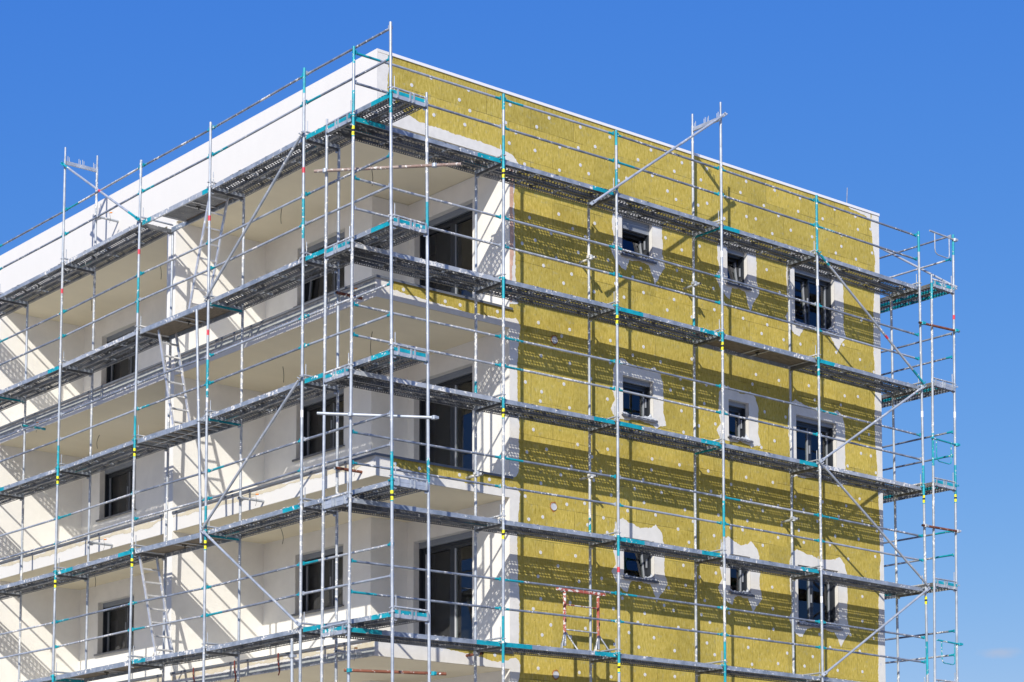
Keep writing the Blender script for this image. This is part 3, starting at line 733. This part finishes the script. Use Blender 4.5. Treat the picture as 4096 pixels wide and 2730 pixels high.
# dark interior so windows look into real rooms
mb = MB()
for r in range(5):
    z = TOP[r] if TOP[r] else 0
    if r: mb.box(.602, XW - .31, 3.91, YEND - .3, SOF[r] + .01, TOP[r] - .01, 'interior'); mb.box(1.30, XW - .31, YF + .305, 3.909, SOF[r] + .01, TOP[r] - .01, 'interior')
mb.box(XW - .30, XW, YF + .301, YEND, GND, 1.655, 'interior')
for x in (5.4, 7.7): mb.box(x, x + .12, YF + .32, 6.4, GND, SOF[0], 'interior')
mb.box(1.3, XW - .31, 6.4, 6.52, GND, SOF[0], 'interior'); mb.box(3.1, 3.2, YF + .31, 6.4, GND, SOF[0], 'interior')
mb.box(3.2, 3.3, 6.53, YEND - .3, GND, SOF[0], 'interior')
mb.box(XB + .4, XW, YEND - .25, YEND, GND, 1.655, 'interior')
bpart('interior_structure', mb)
mb = MB(); mb.box(XW + .001, XW + .012, YF + .004, YEND, GND, 1.66, 'plaster'); bpart('side_wall_render', mb)

# ---- plaster patches with ragged borders
def ragged(pts, step=.03, amp=.009, fixed=()):
    out = []; n = len(pts)
    for i in range(n):
        a = Vector(pts[i]); b = Vector(pts[(i + 1) % n]); L = (b - a).length; k = max(1, int(L / step))
        straight = i in fixed
        nrm = Vector((-(b - a).y, (b - a).x)).normalized() if L > 0 else Vector((0, 0))
        ph = random.random() * 9
        for j in range(k):
            t = j / k; p = a.lerp(b, t)
            if not straight and j: p = p + nrm * (random.uniform(-amp, amp) * .9 + .9 * amp * math.sin(ph + L * t * 7) + .5 * amp * math.sin(ph * 2 + L * t * 19))
            out.append((p.x, p.y))
            if straight: pass
    return out
def patch(outline, hole, m, plane='y', c=YF, th=.004, name='plaster_patch', label=None):
    bm = bmesh.new()
    def P(u, z, off): return (u, c - off, z) if plane == 'y' else (c - off, u, z)
    def loop(pts):
        vs = [bm.verts.new(P(u, z, th)) for u, z in pts]
        return [bm.edges.new((vs[i], vs[(i + 1) % len(vs)])) for i in range(len(vs))]
    ed = loop(outline)
    if hole: ed += loop(hole)
    bmesh.ops.triangle_fill(bm, use_beauty=True, edges=ed)
    r = bmesh.ops.extrude_face_region(bm, geom=bm.faces[:])
    d = Vector((0, th - .0005, 0)) if plane == 'y' else Vector((th - .0005, 0, 0))
    bmesh.ops.translate(bm, verts=[v for v in r['geom'] if isinstance(v, bmesh.types.BMVert)], vec=d)
    bmesh.ops.recalc_face_normals(bm, faces=bm.faces[:])
    me = bpy.data.meshes.new(name); bm.to_mesh(me); bm.free(); me.materials.append(M[m])
    o = link(name, me, B); o.matrix_parent_inverse = BI
    if label: o['label'] = label
    return o
def win_patch(w):
    x0, x1, z0, z1, t, r = w
    l = {'A': .24, 'B': .26, 'C': .22}[t]; rt = {'A': .26, 'B': .26, 'C': .27}[t]; up = {0: .22, 1: .20, 2: .24, 3: .2}[r] + random.uniform(-.02, .03)
    dn = {0: .27, 1: .08, 2: .24, 3: .2}[r] * random.uniform(.85, 1.1)
    wd = x1 - x0
    o = [(x0 - l, z1 + up * .3), (x0 - l * 1.05, z1 - .3), (x0 - l * .8, z0 + .25), (x0 - l * 1.25, z0 + .08), (x0 - l * .8, z0 - .10),
         (x0 - l * .1, z0 - dn * .9), (x0 + wd * .10, z0 - dn), (x0 + wd * .22, z0 - .06),
         (x0 + wd * .5, z0 - .035), (x1 - wd * .12, z0 - .06), (x1 - wd * .02, z0 - dn * .8), (x1 + .06, z0 - dn * 1.45), (x1 + rt * .62, z0 - dn * .8),
         (x1 + rt * 1.25, z0 - .02), (x1 + rt * .95, z0 + .22), (x1 + rt, z1 - .25), (x1 + rt * .95, z1), (x1 + rt * .75, z1 + up * .7), (x1 + .04, z1 + up * 1.25), (x1 - .08, z1 + up * .95),
         (x1 - wd * .45, z1 + up * .8), (x0 + wd * .2, z1 + up * 1.05), (x0 - .02, z1 + up * 1.35), (x0 - l * .7, z1 + up)]
    patch(ragged(o), [(x0, z0), (x1, z0), (x1, z1), (x0, z1)], 'basecoat')
for w in wins_r: win_patch(w)
# reveals, windows on the insulated wall
def lining(mb, plane, u0, u1, z0, z1, c0, c1, m='basecoat', bottom=True):
    def bx(a, b, p, q):
        if plane == 'y': mb.box(a, b, c0, c1, p, q, m)
        else: mb.box(c0, c1, a, b, p, q, m)
    bx(u0 - G + .0005, u0, z0 - G + .0005, z1 + G - .0005); bx(u1, u1 + G - .0005, z0 - G + .0005, z1 + G - .0005); bx(u0 + .0002, u1 - .0002, z1, z1 + G - .0005)
    if bottom: bx(u0 + .0002, u1 - .0002, z0 - G + .0005, z0, )
def window(plane, u0, u1, z0, z1, face, sashes, lab, tilt=0, shutter=.09, curtain=None, sillx=.04, film=True, rail_w=.035, flip=False, kind='window', depth=.11, light='frame_light'):
    """plane 'y': faces -y ; 'x': faces -x. local coords: u along the wall, d into the wall"""
    def T(u, d, z): return Vector((u, face + d, z)) if plane == 'y' else Vector((face + d, u, z))
    def bx(mb, a, b, d0, d1, p, q, m):
        A = T(a, d0, p); Z = T(b, d1, q); mb.box(min(A.x, Z.x), max(A.x, Z.x), min(A.y, Z.y), max(A.y, Z.y), p, q, m)
    e = bpy.data.objects.new(kind, None); COL.objects.link(e); e.parent = B; e.matrix_parent_inverse = BI; e.location = T((u0 + u1) / 2, depth, z0)
    if lab: e['label'] = lab
    bpy.context.view_layer.update()
    EI = e.matrix_world.inverted() if False else Matrix.Translation(-e.location)
    def sub(name, mb, rot=None):
        o = link(name, mb.mesh(name)); o.parent = e; o.matrix_parent_inverse = EI
        return o
    mb = MB(); lining(mb, plane, u0, u1, z0, z1, face - .003, face + .22, bottom=(kind == 'window')); sub('reveal', mb)
    fw = .04; d0, d1 = depth + .02, depth + .09
    gz1 = z1 - shutter
    mb = MB()   # outer frame
    bx(mb, u0 + .001, u0 + fw, d0, d1, z0 + .001, gz1, 'frame_dark'); bx(mb, u1 - fw, u1 - .001, d0, d1, z0 + .001, gz1, 'frame_dark')
    bx(mb, u0 + fw + .0005, u1 - fw - .0005, d0 + .001, d1, z0 + .001, z0 + fw, 'frame_dark'); bx(mb, u0 + fw + .0005, u1 - fw - .0005, d0 + .001, d1, gz1 - fw, gz1, 'frame_dark')
    # shutter guide rails
    bx(mb, u0 + .001, u0 + rail_w, depth - .03, d0 - .001, z0 + .001, gz1, 'frame_dark'); bx(mb, u1 - rail_w, u1 - .001, depth - .03, d0 - .001, z0 + .001, gz1, 'frame_dark')
    sub('frame', mb)
    mb = MB(); n = max(1, int(shutter / .03)); hh = shutter / n
    for j in range(n): bx(mb, u0 + .003, u1 - .003, depth - .035 + .003 * (j % 2), depth + .015, gz1 + j * hh + .001, gz1 + (j + 1) * hh - .001, 'shutter')
    sub('roller_shutter', mb)
    xs = [u0 + fw + .002] ; us = u1 - u0 - 2 * fw - .004
    acc = 0
    for si, (fr, tl) in enumerate(sashes):
        a = u0 + fw + .002 + us * acc; acc += fr; b = u0 + fw + .002 + us * acc
        s = .065 if kind == 'balcony_door' else .045; p, q = z0 + fw + .002, gz1 - fw - .002
        mb = MB(); g = MB()
        def rb(mm, a_, b_, e0, e1, p_, q_, m):
            tl_ = tl
            vs = []
            for uu in (a_, b_):
                for dd in (e0, e1):
                    for zz in (p_, q_):
                        sh = dd + (zz - p) * math.tan(R(tl_)) if tl_ > 0 else dd
                        vs.append(T(uu, sh, zz))
            mm.add(vs, [(0, 1, 3, 2), (4, 6, 7, 5), (0, 4, 5, 1), (2, 3, 7, 6), (0, 2, 6, 4), (1, 5, 7, 3)], m)
        e0, e1 = d0 + .012, d1 + .01
        mid = 'frame_dark'
        rb(mb, a + .002, a + s, e0, e1, p, q, mid); rb(mb, b - s, b - .002, e0, e1, p, q, mid); rb(mb, a + s + .0005, b - s - .0005, e0, e1, p, p + s, mid); rb(mb, a + s + .0005, b - s - .0005, e0, e1, q - s, q, mid)
        # light coloured glazing bead
        rb(mb, b - s - .016, b - s - .001, e0 + .004, e1 - .006, p + s + .001, q - s - .001, light); rb(mb, a + s + .001, a + s + .008, e0 + .02, e1 - .02, p + s + .001, q - s - .001, light)
        so = sub('sash', mb)
        rb(g, a + s + .009, b - s - .017, e0 + .030, e0 + .036, p + s + .001, q - s - .001, 'glass')
        gl = link('glass', g.mesh('glass')); gl.parent = e; gl.matrix_parent_inverse = EI
    if curtain:
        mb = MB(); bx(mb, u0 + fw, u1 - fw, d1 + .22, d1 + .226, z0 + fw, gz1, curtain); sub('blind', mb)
    if kind == 'window':
        mb = MB(); bx(mb, u0 - sillx, u1 + sillx + .02, -.055, .10, z0 - .004, z0 + .014, 'sill'); bx(mb, u0 - sillx, u1 + sillx + .02, -.058, -.0555, z0 - .03, z0 + .013, 'sill')
        sub('sill', mb)
        hd = MB(); uu = u0 + fw + us * sashes[0][0] - .02
        bx(hd, uu - .014, uu + .008, d0 - .012, d0 + .010, (z0 + z1) / 2 - .10, (z0 + z1) / 2 + .06, 'frame_light'); sub('handle', hd)
    if film:
        bm_ = MB(); nx, nz = 26, 7; vs = []; fs = []
        for i in range(nx + 1):
            for j in range(nz + 1):
                u = u0 - .03 + (u1 - u0 + .07) * i / nx; t = j / nz
                edge = abs(i / nx - .5) * 2
                zz = z0 + .022 + (.03 + .12 * edge ** 3 + .02 * math.sin(i * 1.3)) * t ** 1.5 + random.uniform(0, .018)
                dd = -.05 + .14 * t + random.uniform(-.008, .008)
                if t < .01: zz = z0 + .02 - random.uniform(0, .045); dd = -.062
                u = min(max(u, u0 + .004), u1 - .004) if dd > -.01 else u
                vs.append(T(u, dd, zz))
        for i in range(nx):
            for j in range(nz): k = i * (nz + 1) + j; fs.append((k, k + 1, k + nz + 2, k + nz + 1))
        bm_.add(vs, fs, 'film', False); sub('protective_film', bm_)
    return e
KN = {'A': 'first window column', 'B': 'narrow middle window column', 'C': 'wide window column at the far end'}
FL = ['top floor', 'third floor down', 'lower floor', 'bottom floor']
FL = ['top floor', 'second floor from the top', 'third floor from the top', 'lowest floor']
for x0, x1, z0, z1, t, r in wins_r:
    if t == 'C': sh = [(.47, 0 if r else 4), (.53, 0)]
    else: sh = [(1.0, {('A', 0): 9, ('A', 1): 0, ('A', 2): 7, ('B', 0): 8}.get((t, r), 0))]
    window('y', x0, x1, z0, z1, YF, sh, f"{KN[t]} of the insulated wall, {FL[r]}", shutter=(.20 if (t, r) == ('A', 0) else .085), light='frame_light')
for r, (h, z0, dtop) in enumerate(wl):
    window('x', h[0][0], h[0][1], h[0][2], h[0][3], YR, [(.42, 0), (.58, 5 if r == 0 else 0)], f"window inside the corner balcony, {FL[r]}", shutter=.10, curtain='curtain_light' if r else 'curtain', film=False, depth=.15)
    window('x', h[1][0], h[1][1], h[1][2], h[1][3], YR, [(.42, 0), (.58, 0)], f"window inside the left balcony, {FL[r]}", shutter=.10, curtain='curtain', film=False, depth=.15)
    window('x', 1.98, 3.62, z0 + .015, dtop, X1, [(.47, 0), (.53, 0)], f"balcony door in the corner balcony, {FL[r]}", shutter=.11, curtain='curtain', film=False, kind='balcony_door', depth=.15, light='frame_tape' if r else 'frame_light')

# ---- strips of base coat along edges of the insulated wall
patch(ragged([(10.62, 1.655), (10.59, 1.4), (10.72, .7), (10.66, 0), (10.62, -.8), (10.66, -1.8), (10.62, -2.7), (10.72, -4.1), (10.74, -5.4), (10.66, -6.3), (10.62, -7.6), (10.68, -9), (10.66, -11), (10.66, -13.9), (10.838, -13.9), (10.838, 1.655)], fixed=(13, 14, 15)), None, 'basecoat')
patch(ragged([(9.9, 1.655), (10.2, 1.60), (10.45, 1.58), (10.588, 1.5), (10.585, 1.655)], fixed=(3, 4), amp=.01), None, 'basecoat')
lp = [(XB + .012, 1.655), (-1.63, 1.655), (-1.62, 1.47), (-1.64, 1.1), (-1.56, .95), (-1.26, .76), (-.9, .70), (-.5, .69), (.28, .67), (.7, .66), (.95, .64), (1.10, .60), (1.22, .48),
      (1.14, .30), (1.10, -.2), (1.13, -.9), (1.13, -1.5), (1.20, -1.96), (1.0, -2.0), (1.0, .5), (XB + .012, .5)]
patch(ragged(lp, fixed=(18, 19, 20, 0)), None, 'basecoat')
patch(ragged([(1.01, .46), (1.10, .40), (1.07, -.4), (1.10, -1.0), (1.05, -1.4), (1.07, -1.93), (1.01, -1.97)], amp=.012, fixed=(6,)), None, 'brickpatch', c=YF - .004, th=.003)
for r in range(1, 4):
    zs, zt = SOF[r], TOP[r]; nz = TOP[r + 1] if r < 3 else -11
    up = {1: (.14, .10, .12), 2: (.15, .13, .13), 3: (.30, .19, .10)}[r]
    o = [(XB + .004, zs + .001), (XB + .004, zt - .03 if r > 1 else zs + .22), (XB + .14, zt - .06 if r > 1 else zs + .18), (XB + .34, zs + up[0] + .04), (-.9, zs + up[0]), (.0, zs + up[1]), (.75, zs + up[2]), (1.0, zs + .17), (1.14, zs + .20), (1.24, zs + .08), (1.19, zs - .3), (1.17, zs - 1.0), (1.22, zs - 1.7), (1.20, nz + .12), (1.12, nz + .02), (1.0, nz - .01), (1.0, zs + .001)]
    patch(ragged(o, fixed=(0, 15, 16)), None, 'basecoat')
# balcony side slab faces: levelling coats
def L_patch(pts, m, th): patch(ragged(pts, amp=.012), None, m, plane='x', c=XB, th=th, name='plaster_patch')
for y0, y1 in ((YF + .01, 7.19), (7.51, 14.34)):
    z = TOP[1]; L_patch([(y0, z - .055), (y1, z - .055), (y1, z - .20), ((y0 + y1) / 2, z - .16), (y0, z - .18)], 'basecoat_grey', .003)
    z = TOP[2]; L_patch([(y0, z - .055), (y1, z - .055), (y1, z - .10), ((y0 + y1) / 2 + 1, z - .15), ((y0 + y1) / 2 - 1, z - .10), (y0 + .5, z - .17), (y0, z - .06)], 'basecoat_beige', .003)
    z = TOP[3]; L_patch([(y0, z - .055), (y1, z - .055), (y1, z - .14), ((y0 + y1) / 2, z - .10), (y0, z - .14)], 'basecoat_beige', .003)
    L_patch([(y0, z - .17), ((y0 + y1) / 2, z - .15), (y1, z - .18), (y1, z - .26), (y0, z - .27)], 'basecoat_grey', .0025)
# oxide straps hanging at the lowest visible balcony edge
for y in (2.0, 3.65, 5.0, 6.35):
    mb = MB(); z = TOP[3]; mb.path([(XB - .05, y, z + .02), (XB - .055, y, z - .10), (XB - .02, y, z - .30), (XB - .03, y + .02, z - .36)], .012, 'strap', 6); bpart('strap', mb)
# round vents
for x, z in ((2.03, -2.45), (2.00, -5.38), (2.04, -8.29)):
    mb = MB(); n = 20
    ring = [(x + .085 * math.cos(2 * math.pi * k / n) * (1 + .12 * math.sin(k * 2.3)), z + .09 * math.sin(2 * math.pi * k / n) * (1 + .12 * math.cos(k * 1.7))) for k in range(n)]
    mb.add([(a, YF - .004, b) for a, b in ring], [tuple(range(n))], 'foam'); f = bpart('vent_pipe', mb)
    m2 = MB(); m2.tube((x, YF - .015, z), (x, YF + .01, z), .066, 'pipe', 20, cap=False); m2.add([(x + .064 * math.cos(2 * math.pi * k / n), YF - .006, z + .064 * math.sin(2 * math.pi * k / n)) for k in range(n)], [tuple(range(n))], 'pipe')
    o = link('pipe_end', m2.mesh('pipe_end')); o.parent = f; o.matrix_parent_inverse = Matrix.Identity(4)

# anchor discs
DISCS = [tuple(map(float, w.split(','))) for w in "1.02,1.49 1.92,1.48 1.63,1.25 2.66,1.5 0.92,1.15 1.15,1.03 3.38,1.49 1,0.81 1.59,0.82 2.17,1.02 2.61,1.11 3.02,1.23 4.41,1.5 1.35,0.52 2.16,0.6 2.66,0.81 2.86,0.7 4.08,1.24 3.6,1.01 5.21,1.45 5.01,1.24 4.44,1.03 5.87,1.49 3.79,0.83 3.59,0.74 5.71,1.24 4.83,0.83 5.05,0.72 5.63,0.74 5.87,0.83 6.33,0.64 2.14,-0.19 1.46,-0.4 3,-0.17 2.47,-0.38 1.96,-0.57 1.59,-0.77 1.29,-0.89 2.6,-0.78 2.77,-0.46 4.77,-0.06 5.19,-0.2 5.66,-0.03 3.32,-0.77 -0.72,1.51 -1.13,1.28 -0.11,1.29 0.09,1.51 0.12,1.16 0.01,0.89 -0.66,0.89 1.78,-1.18 2.08,-0.99 2.44,-1.2 2.25,-1.4 2.98,-1.41 4.14,-0.76 5.06,-0.61 5.19,-0.77 4.2,-1.19 4.98,-1.17 4.8,-1.4 3.93,-0.96 3.5,-1.16 3.71,-1.37 6.04,-1.16 6.02,-0.76 5.44,-1.41 1.66,-2.21 2.39,-2.2 3.37,-2.22 4.19,-2.19 2.2,-2.35 1.72,-2.78 2.39,-2.8 3.92,-2.39 4.62,-2.39 5.43,-2.2 1.36,-3.3 1.73,-3.41 1.7,-3.58 2.25,-3.19 2.38,-3.59 3.29,-3.29 2.89,-2.99 3.36,-2.62 4.87,-2.87 5.2,-2.79 5.81,-2.62 5.13,-2.62 5.75,-2.98 5.15,-3.21 6.04,-3.32 5.6,-3.42 5.2,-3.6 1.54,-4.1 2.57,-4.21 1.84,-4.4 1.39,-4.51 3.29,-4.19 2.91,-4.38 4.39,-4.21 2.42,-4.62 2.17,-4.8 1.71,-5.01 1.35,-5.28 1.43,-5.67 1.75,-5.59 2.31,-5.3 2.73,-5.23 3.18,-5.43 2.8,-5.6 3.27,-5.68 3.12,-4.61 2.95,-4.79 3.37,-5 3.95,-4.81 4.16,-4.62 4.37,-4.41 4.62,-4.79 4.84,-4.63 4.18,-5.03 3.77,-5.23 4.47,-5.22 5.04,-5.41 5.22,-5.03 5.32,-5.62 5.43,-5.22 6.1,-5.02 5.98,-5.42 5.61,-4.8 5.91,-4.6 5.84,-4.23 5.09,-4.22 1.7,-6.21 2.1,-6.4 1.64,-6.63 2.51,-6.18 2.59,-6.62 3.13,-6.51 4.06,-6.57 4.79,-6.51 5.22,-6.42 5.17,-6.06 6.02,-6.11 5.59,-6.23 1.7,-7.01 2.18,-6.81 2.38,-7.01 1.53,-7.2 1.93,-7.44 1.73,-7.63 2.39,-7.61 2.74,-7.43 3.41,-7.02 4.18,-7.03 4.67,-6.84 4.91,-6.91 5.72,-6.65 5.63,-6.92 5.85,-7.04 3.63,-6.81 4.01,-7.21 3.79,-7.41 4.41,-7.45 4.03,-7.65 4.93,-7.64 5.03,-7.21 5.77,-7.43 5.97,-7.63 5.41,-7.22 4.93,-8.11 4.18,-8.13 3.35,-8.23 2.59,-8.21 1.64,-8.21 3.43,-7.65 6.94,1.49 6.78,1.24 7.74,1.5 7.43,1.13 8.47,1.51 8.41,1.23 7.84,1.02 6.94,0.81 7.2,0.82 9.13,1.24 9.49,1.51 10.12,1.5 8.19,0.81 7.66,0.63 8.81,0.81 10.19,1.25 9.69,1.03 9.68,0.8 9.51,0.63 10.12,0.63 7.49,-0.11 10.58,1.34 10.62,0.86 6.82,-1.18 7.49,-1.18 7.33,-1.38 7.95,-1.39 8.43,-1.39 9.7,-1.18 9.48,-1.37 10.2,-1.39 10.26,-0.58 7.85,-0.48 7.16,-2.2 7.8,-2.21 7.06,-2.4 8.66,-2.17 10.65,-1.17 10.62,-1.57 8.83,-2.42 9.6,-2.4 9.72,-2.2 10.12,-2.15 7.39,-2.88 7.98,-2.89 7.66,-3.4 7.29,-3.58 10.44,-2.86 10.14,-3 10.19,-3.28 10.49,-3.29 9.78,-3.59 10.64,-3.61 6.86,-4.21 7.6,-4.21 6.45,-4.4 7.18,-4.4 6.66,-4.8 6.99,-4.63 7.31,-4.79 7.74,-4.64 6.88,-5.03 7.83,-5 8.23,-4.4 8.46,-4.62 8.86,-4.8 8.32,-5.04 6.75,-5.22 7.73,-5.25 8.46,-5.26 7.3,-5.45 6.43,-5.22 9.02,-4.4 9.72,-4.39 10.13,-4.2 9.49,-4.63 9.6,-4.79 10.2,-4.63 9.38,-5.03 10.08,-5.01 9.76,-5.44 9.22,-5.22 10.58,-5.3 10.64,-4.78 7.55,-6.22 7.56,-6.63 10.17,-6.14 10.16,-6.63 6.9,-7.05 7.57,-7.02 6.87,-7.42 7.45,-7.22 7.95,-7.44 6.97,-7.73 7.69,-7.66 8.68,-7.45 8.44,-7.65 9.19,-7.23 9.79,-6.93 10.07,-7.23 10.5,-6.94 9.4,-7.66 10.14,-7.63 10.7,-7.44 8.88,-7 6.36,-6.82 -1.29,-2.2 -0.41,-2.23 -0.09,-2.23 0.73,-2.19 -1.45,-5.11 -0.95,-5.12 -0.1,-5.11 0.55,-5.1 -0.48,-8.06 0.67,-8.06".split()]
def disc_mb(pts):
    mb = MB(); n = 14
    for x, z in pts:
        if x > XW - .03: continue
        mb.tube((x, YF + .001, z), (x, YF - .0045, z), .031, 'disc', n, segs=None)
        for q in range(6):
            a = math.pi * q / 3; mb.tube((x + .017 * math.cos(a), YF - .0046, z + .017 * math.sin(a)), (x + .017 * math.cos(a), YF - .0052, z + .017 * math.sin(a)), .004, 'flash', 6)
    return mb
def vis(q):
    for w in wins_r:
        if w[0] - .02 < q[0] < w[1] + .02 and w[2] - .05 < q[1] < w[3] + .02: return False
    return True
DISCS = [q for q in DISCS if vis(q)]
cam_loc = Vector((-21.2533, -24.6768, -12.3383))
DISCS.sort(key=lambda q: (Vector((q[0], YF, q[1])) - cam_loc).length)
for q in DISCS[:100]: bpart('insulation_anchor', disc_mb([q]))
rest = bpart('insulation_anchors', disc_mb(DISCS[100:])); rest['kind'] = 'stuff'

# ceiling cables
for x, y, z, L, dx_ in ((-.7, 2.68, .5, .34, .06), (-.77, 5.28, .5, .33, -.05), (-.7, 9.67, .5, .26, .03), (-.78, 12.36, .5, .28, .05), (-.7, 2.62, -2.42, .42, -.06), (-.63, 5.43, -2.42, .30, .04), (-.59, 12.24, -2.42, .30, -.1), (-.49, 5.67, -5.35, .30, .1), (-.7, 12.2, -5.35, .3, .08)):
    mb = MB(); pts = [(x + dx_ * .5 * math.sin(t * 2.2), y - dx_ * math.sin(t * 3) * .2, z - L * t) for t in [i / 8 for i in range(9)]]; mb.path(pts, .0055, 'cable', 6); bpart('ceiling_cable', mb)
# roof rod
mb = MB(); mb.tube((10.16, 1.28, 1.2), (10.225, 1.28, 2.19), .009, 'galv_dark', 8); bpart('lightning_rod', mb)

# ------------------------------------------------------------------ ground
mb = MB(); mb.box(-600, 600, -600, 600, GND - .5, GND, 'ground'); g = link('ground', mb.mesh('ground')); tag(g, 'sandy building site ground', 'ground', kind='structure')

# ------------------------------------------------------------------ camera, light, world
yaw, pit, rol = 0.9081287730175355, 0.07459620800499302, 0.0028097120349237885
f = Vector((math.cos(pit) * math.cos(yaw), math.cos(pit) * math.sin(yaw), math.sin(pit)))
r0 = Vector((math.sin(yaw), -math.cos(yaw), 0)); u0 = r0.cross(f)
rv = r0 * math.cos(rol) + u0 * math.sin(rol); uv = u0 * math.cos(rol) - r0 * math.sin(rol)
cam = bpy.data.cameras.new('camera'); co = bpy.data.objects.new('camera', cam); scene.collection.objects.link(co)
co.matrix_world = mtx(cam_loc, rv, uv, -f)
cam.sensor_width = 36; cam.lens = 8116.5375 / 4096 * 36
cam.shift_x = 425.347 / 4096; cam.shift_y = 1674.067 / 4096
cam.clip_end = 3000; cam.clip_start = .5
scene.camera = co

sd = Vector((1.28, 1.0, -1.0)).normalized()
sl = bpy.data.lights.new('sun', 'SUN'); so = bpy.data.objects.new('sun', sl); scene.collection.objects.link(so)
so.rotation_mode = 'QUATERNION'; so.rotation_quaternion = sd.to_track_quat('-Z', 'Y')
sl.energy = 5.0; sl.angle = R(.5); sl.color = (1.0, .945, .85)
el = math.asin(-sd.z)
w = bpy.data.worlds.new("World"); scene.world = w; w.use_nodes = True; nt = w.node_tree
bg = nt.nodes['Background']; sky = nt.nodes.new('ShaderNodeTexSky'); sky.sky_type = 'NISHITA'; sky.sun_disc = False
sky.sun_elevation = el; sky.sun_rotation = math.atan2(-sd.x, -sd.y); sky.air_density = 1.0; sky.dust_density = .3; sky.ozone_density = 4.0; sky.altitude = 300

# channel response of the camera for the sky: keeps the Nishita gradient, deeper blue
sp = nt.nodes.new('ShaderNodeSeparateColor'); cmb = nt.nodes.new('ShaderNodeCombineColor'); nt.links.new(sky.outputs[0], sp.inputs[0])
for ch, (gg, kk) in enumerate(((1.292, .0490), (.755, .1242), (.195, .5425))):
    pw = N(nt, 'ShaderNodeMath', operation='POWER'); nt.links.new(sp.outputs[ch], pw.inputs[0]); pw.inputs[1].default_value = gg
    ml = N(nt, 'ShaderNodeMath', operation='MULTIPLY'); nt.links.new(pw.outputs[0], ml.inputs[0]); ml.inputs[1].default_value = kk / .12
    nt.links.new(ml.outputs[0], cmb.inputs[ch])
# one faint wisp of cloud low in the sky
tcw = nt.nodes.new('ShaderNodeTexCoord'); nzw = N(nt, 'ShaderNodeTexNoise', i_Scale=160.0, i_Detail=4.0); nt.links.new(tcw.outputs['Generated'], nzw.inputs['Vector'])
wrp = N(nt, 'ShaderNodeVectorMath', operation='MULTIPLY_ADD'); nt.links.new(nzw.outputs['Color'], wrp.inputs[0]); wrp.inputs[1].default_value = (.006, .006, .004); nt.links.new(tcw.outputs['Generated'], wrp.inputs[2])
dv = N(nt, 'ShaderNodeVectorMath', operation='SUBTRACT'); nt.links.new(wrp.outputs[0], dv.inputs[0]); dv.inputs[1].default_value = (.8099, .5808, .1247)
dm = N(nt, 'ShaderNodeVectorMath', operation='MULTIPLY'); nt.links.new(dv.outputs[0], dm.inputs[0]); dm.inputs[1].default_value = (90, 90, 330)
dl = N(nt, 'ShaderNodeVectorMath', operation='LENGTH'); nt.links.new(dm.outputs[0], dl.inputs[0])
cr_ = ramp(nt, [(.2, (.45, .45, .45)), (1.0, (0, 0, 0))]); nt.links.new(dl.outputs['Value'], cr_.inputs[0])
skc = mixc(nt, cr_.outputs[0], cmb.outputs[0], (4.2, 4.4, 5.3)); nt.links.new(skc, bg.inputs['Color']); bg.inputs['Strength'].default_value = .12
scene.view_settings.view_transform = 'Standard'; scene.view_settings.look = 'None'
scene.view_settings.exposure = 0.0; scene.view_settings.gamma = 1
scene.render.engine = 'CYCLES'
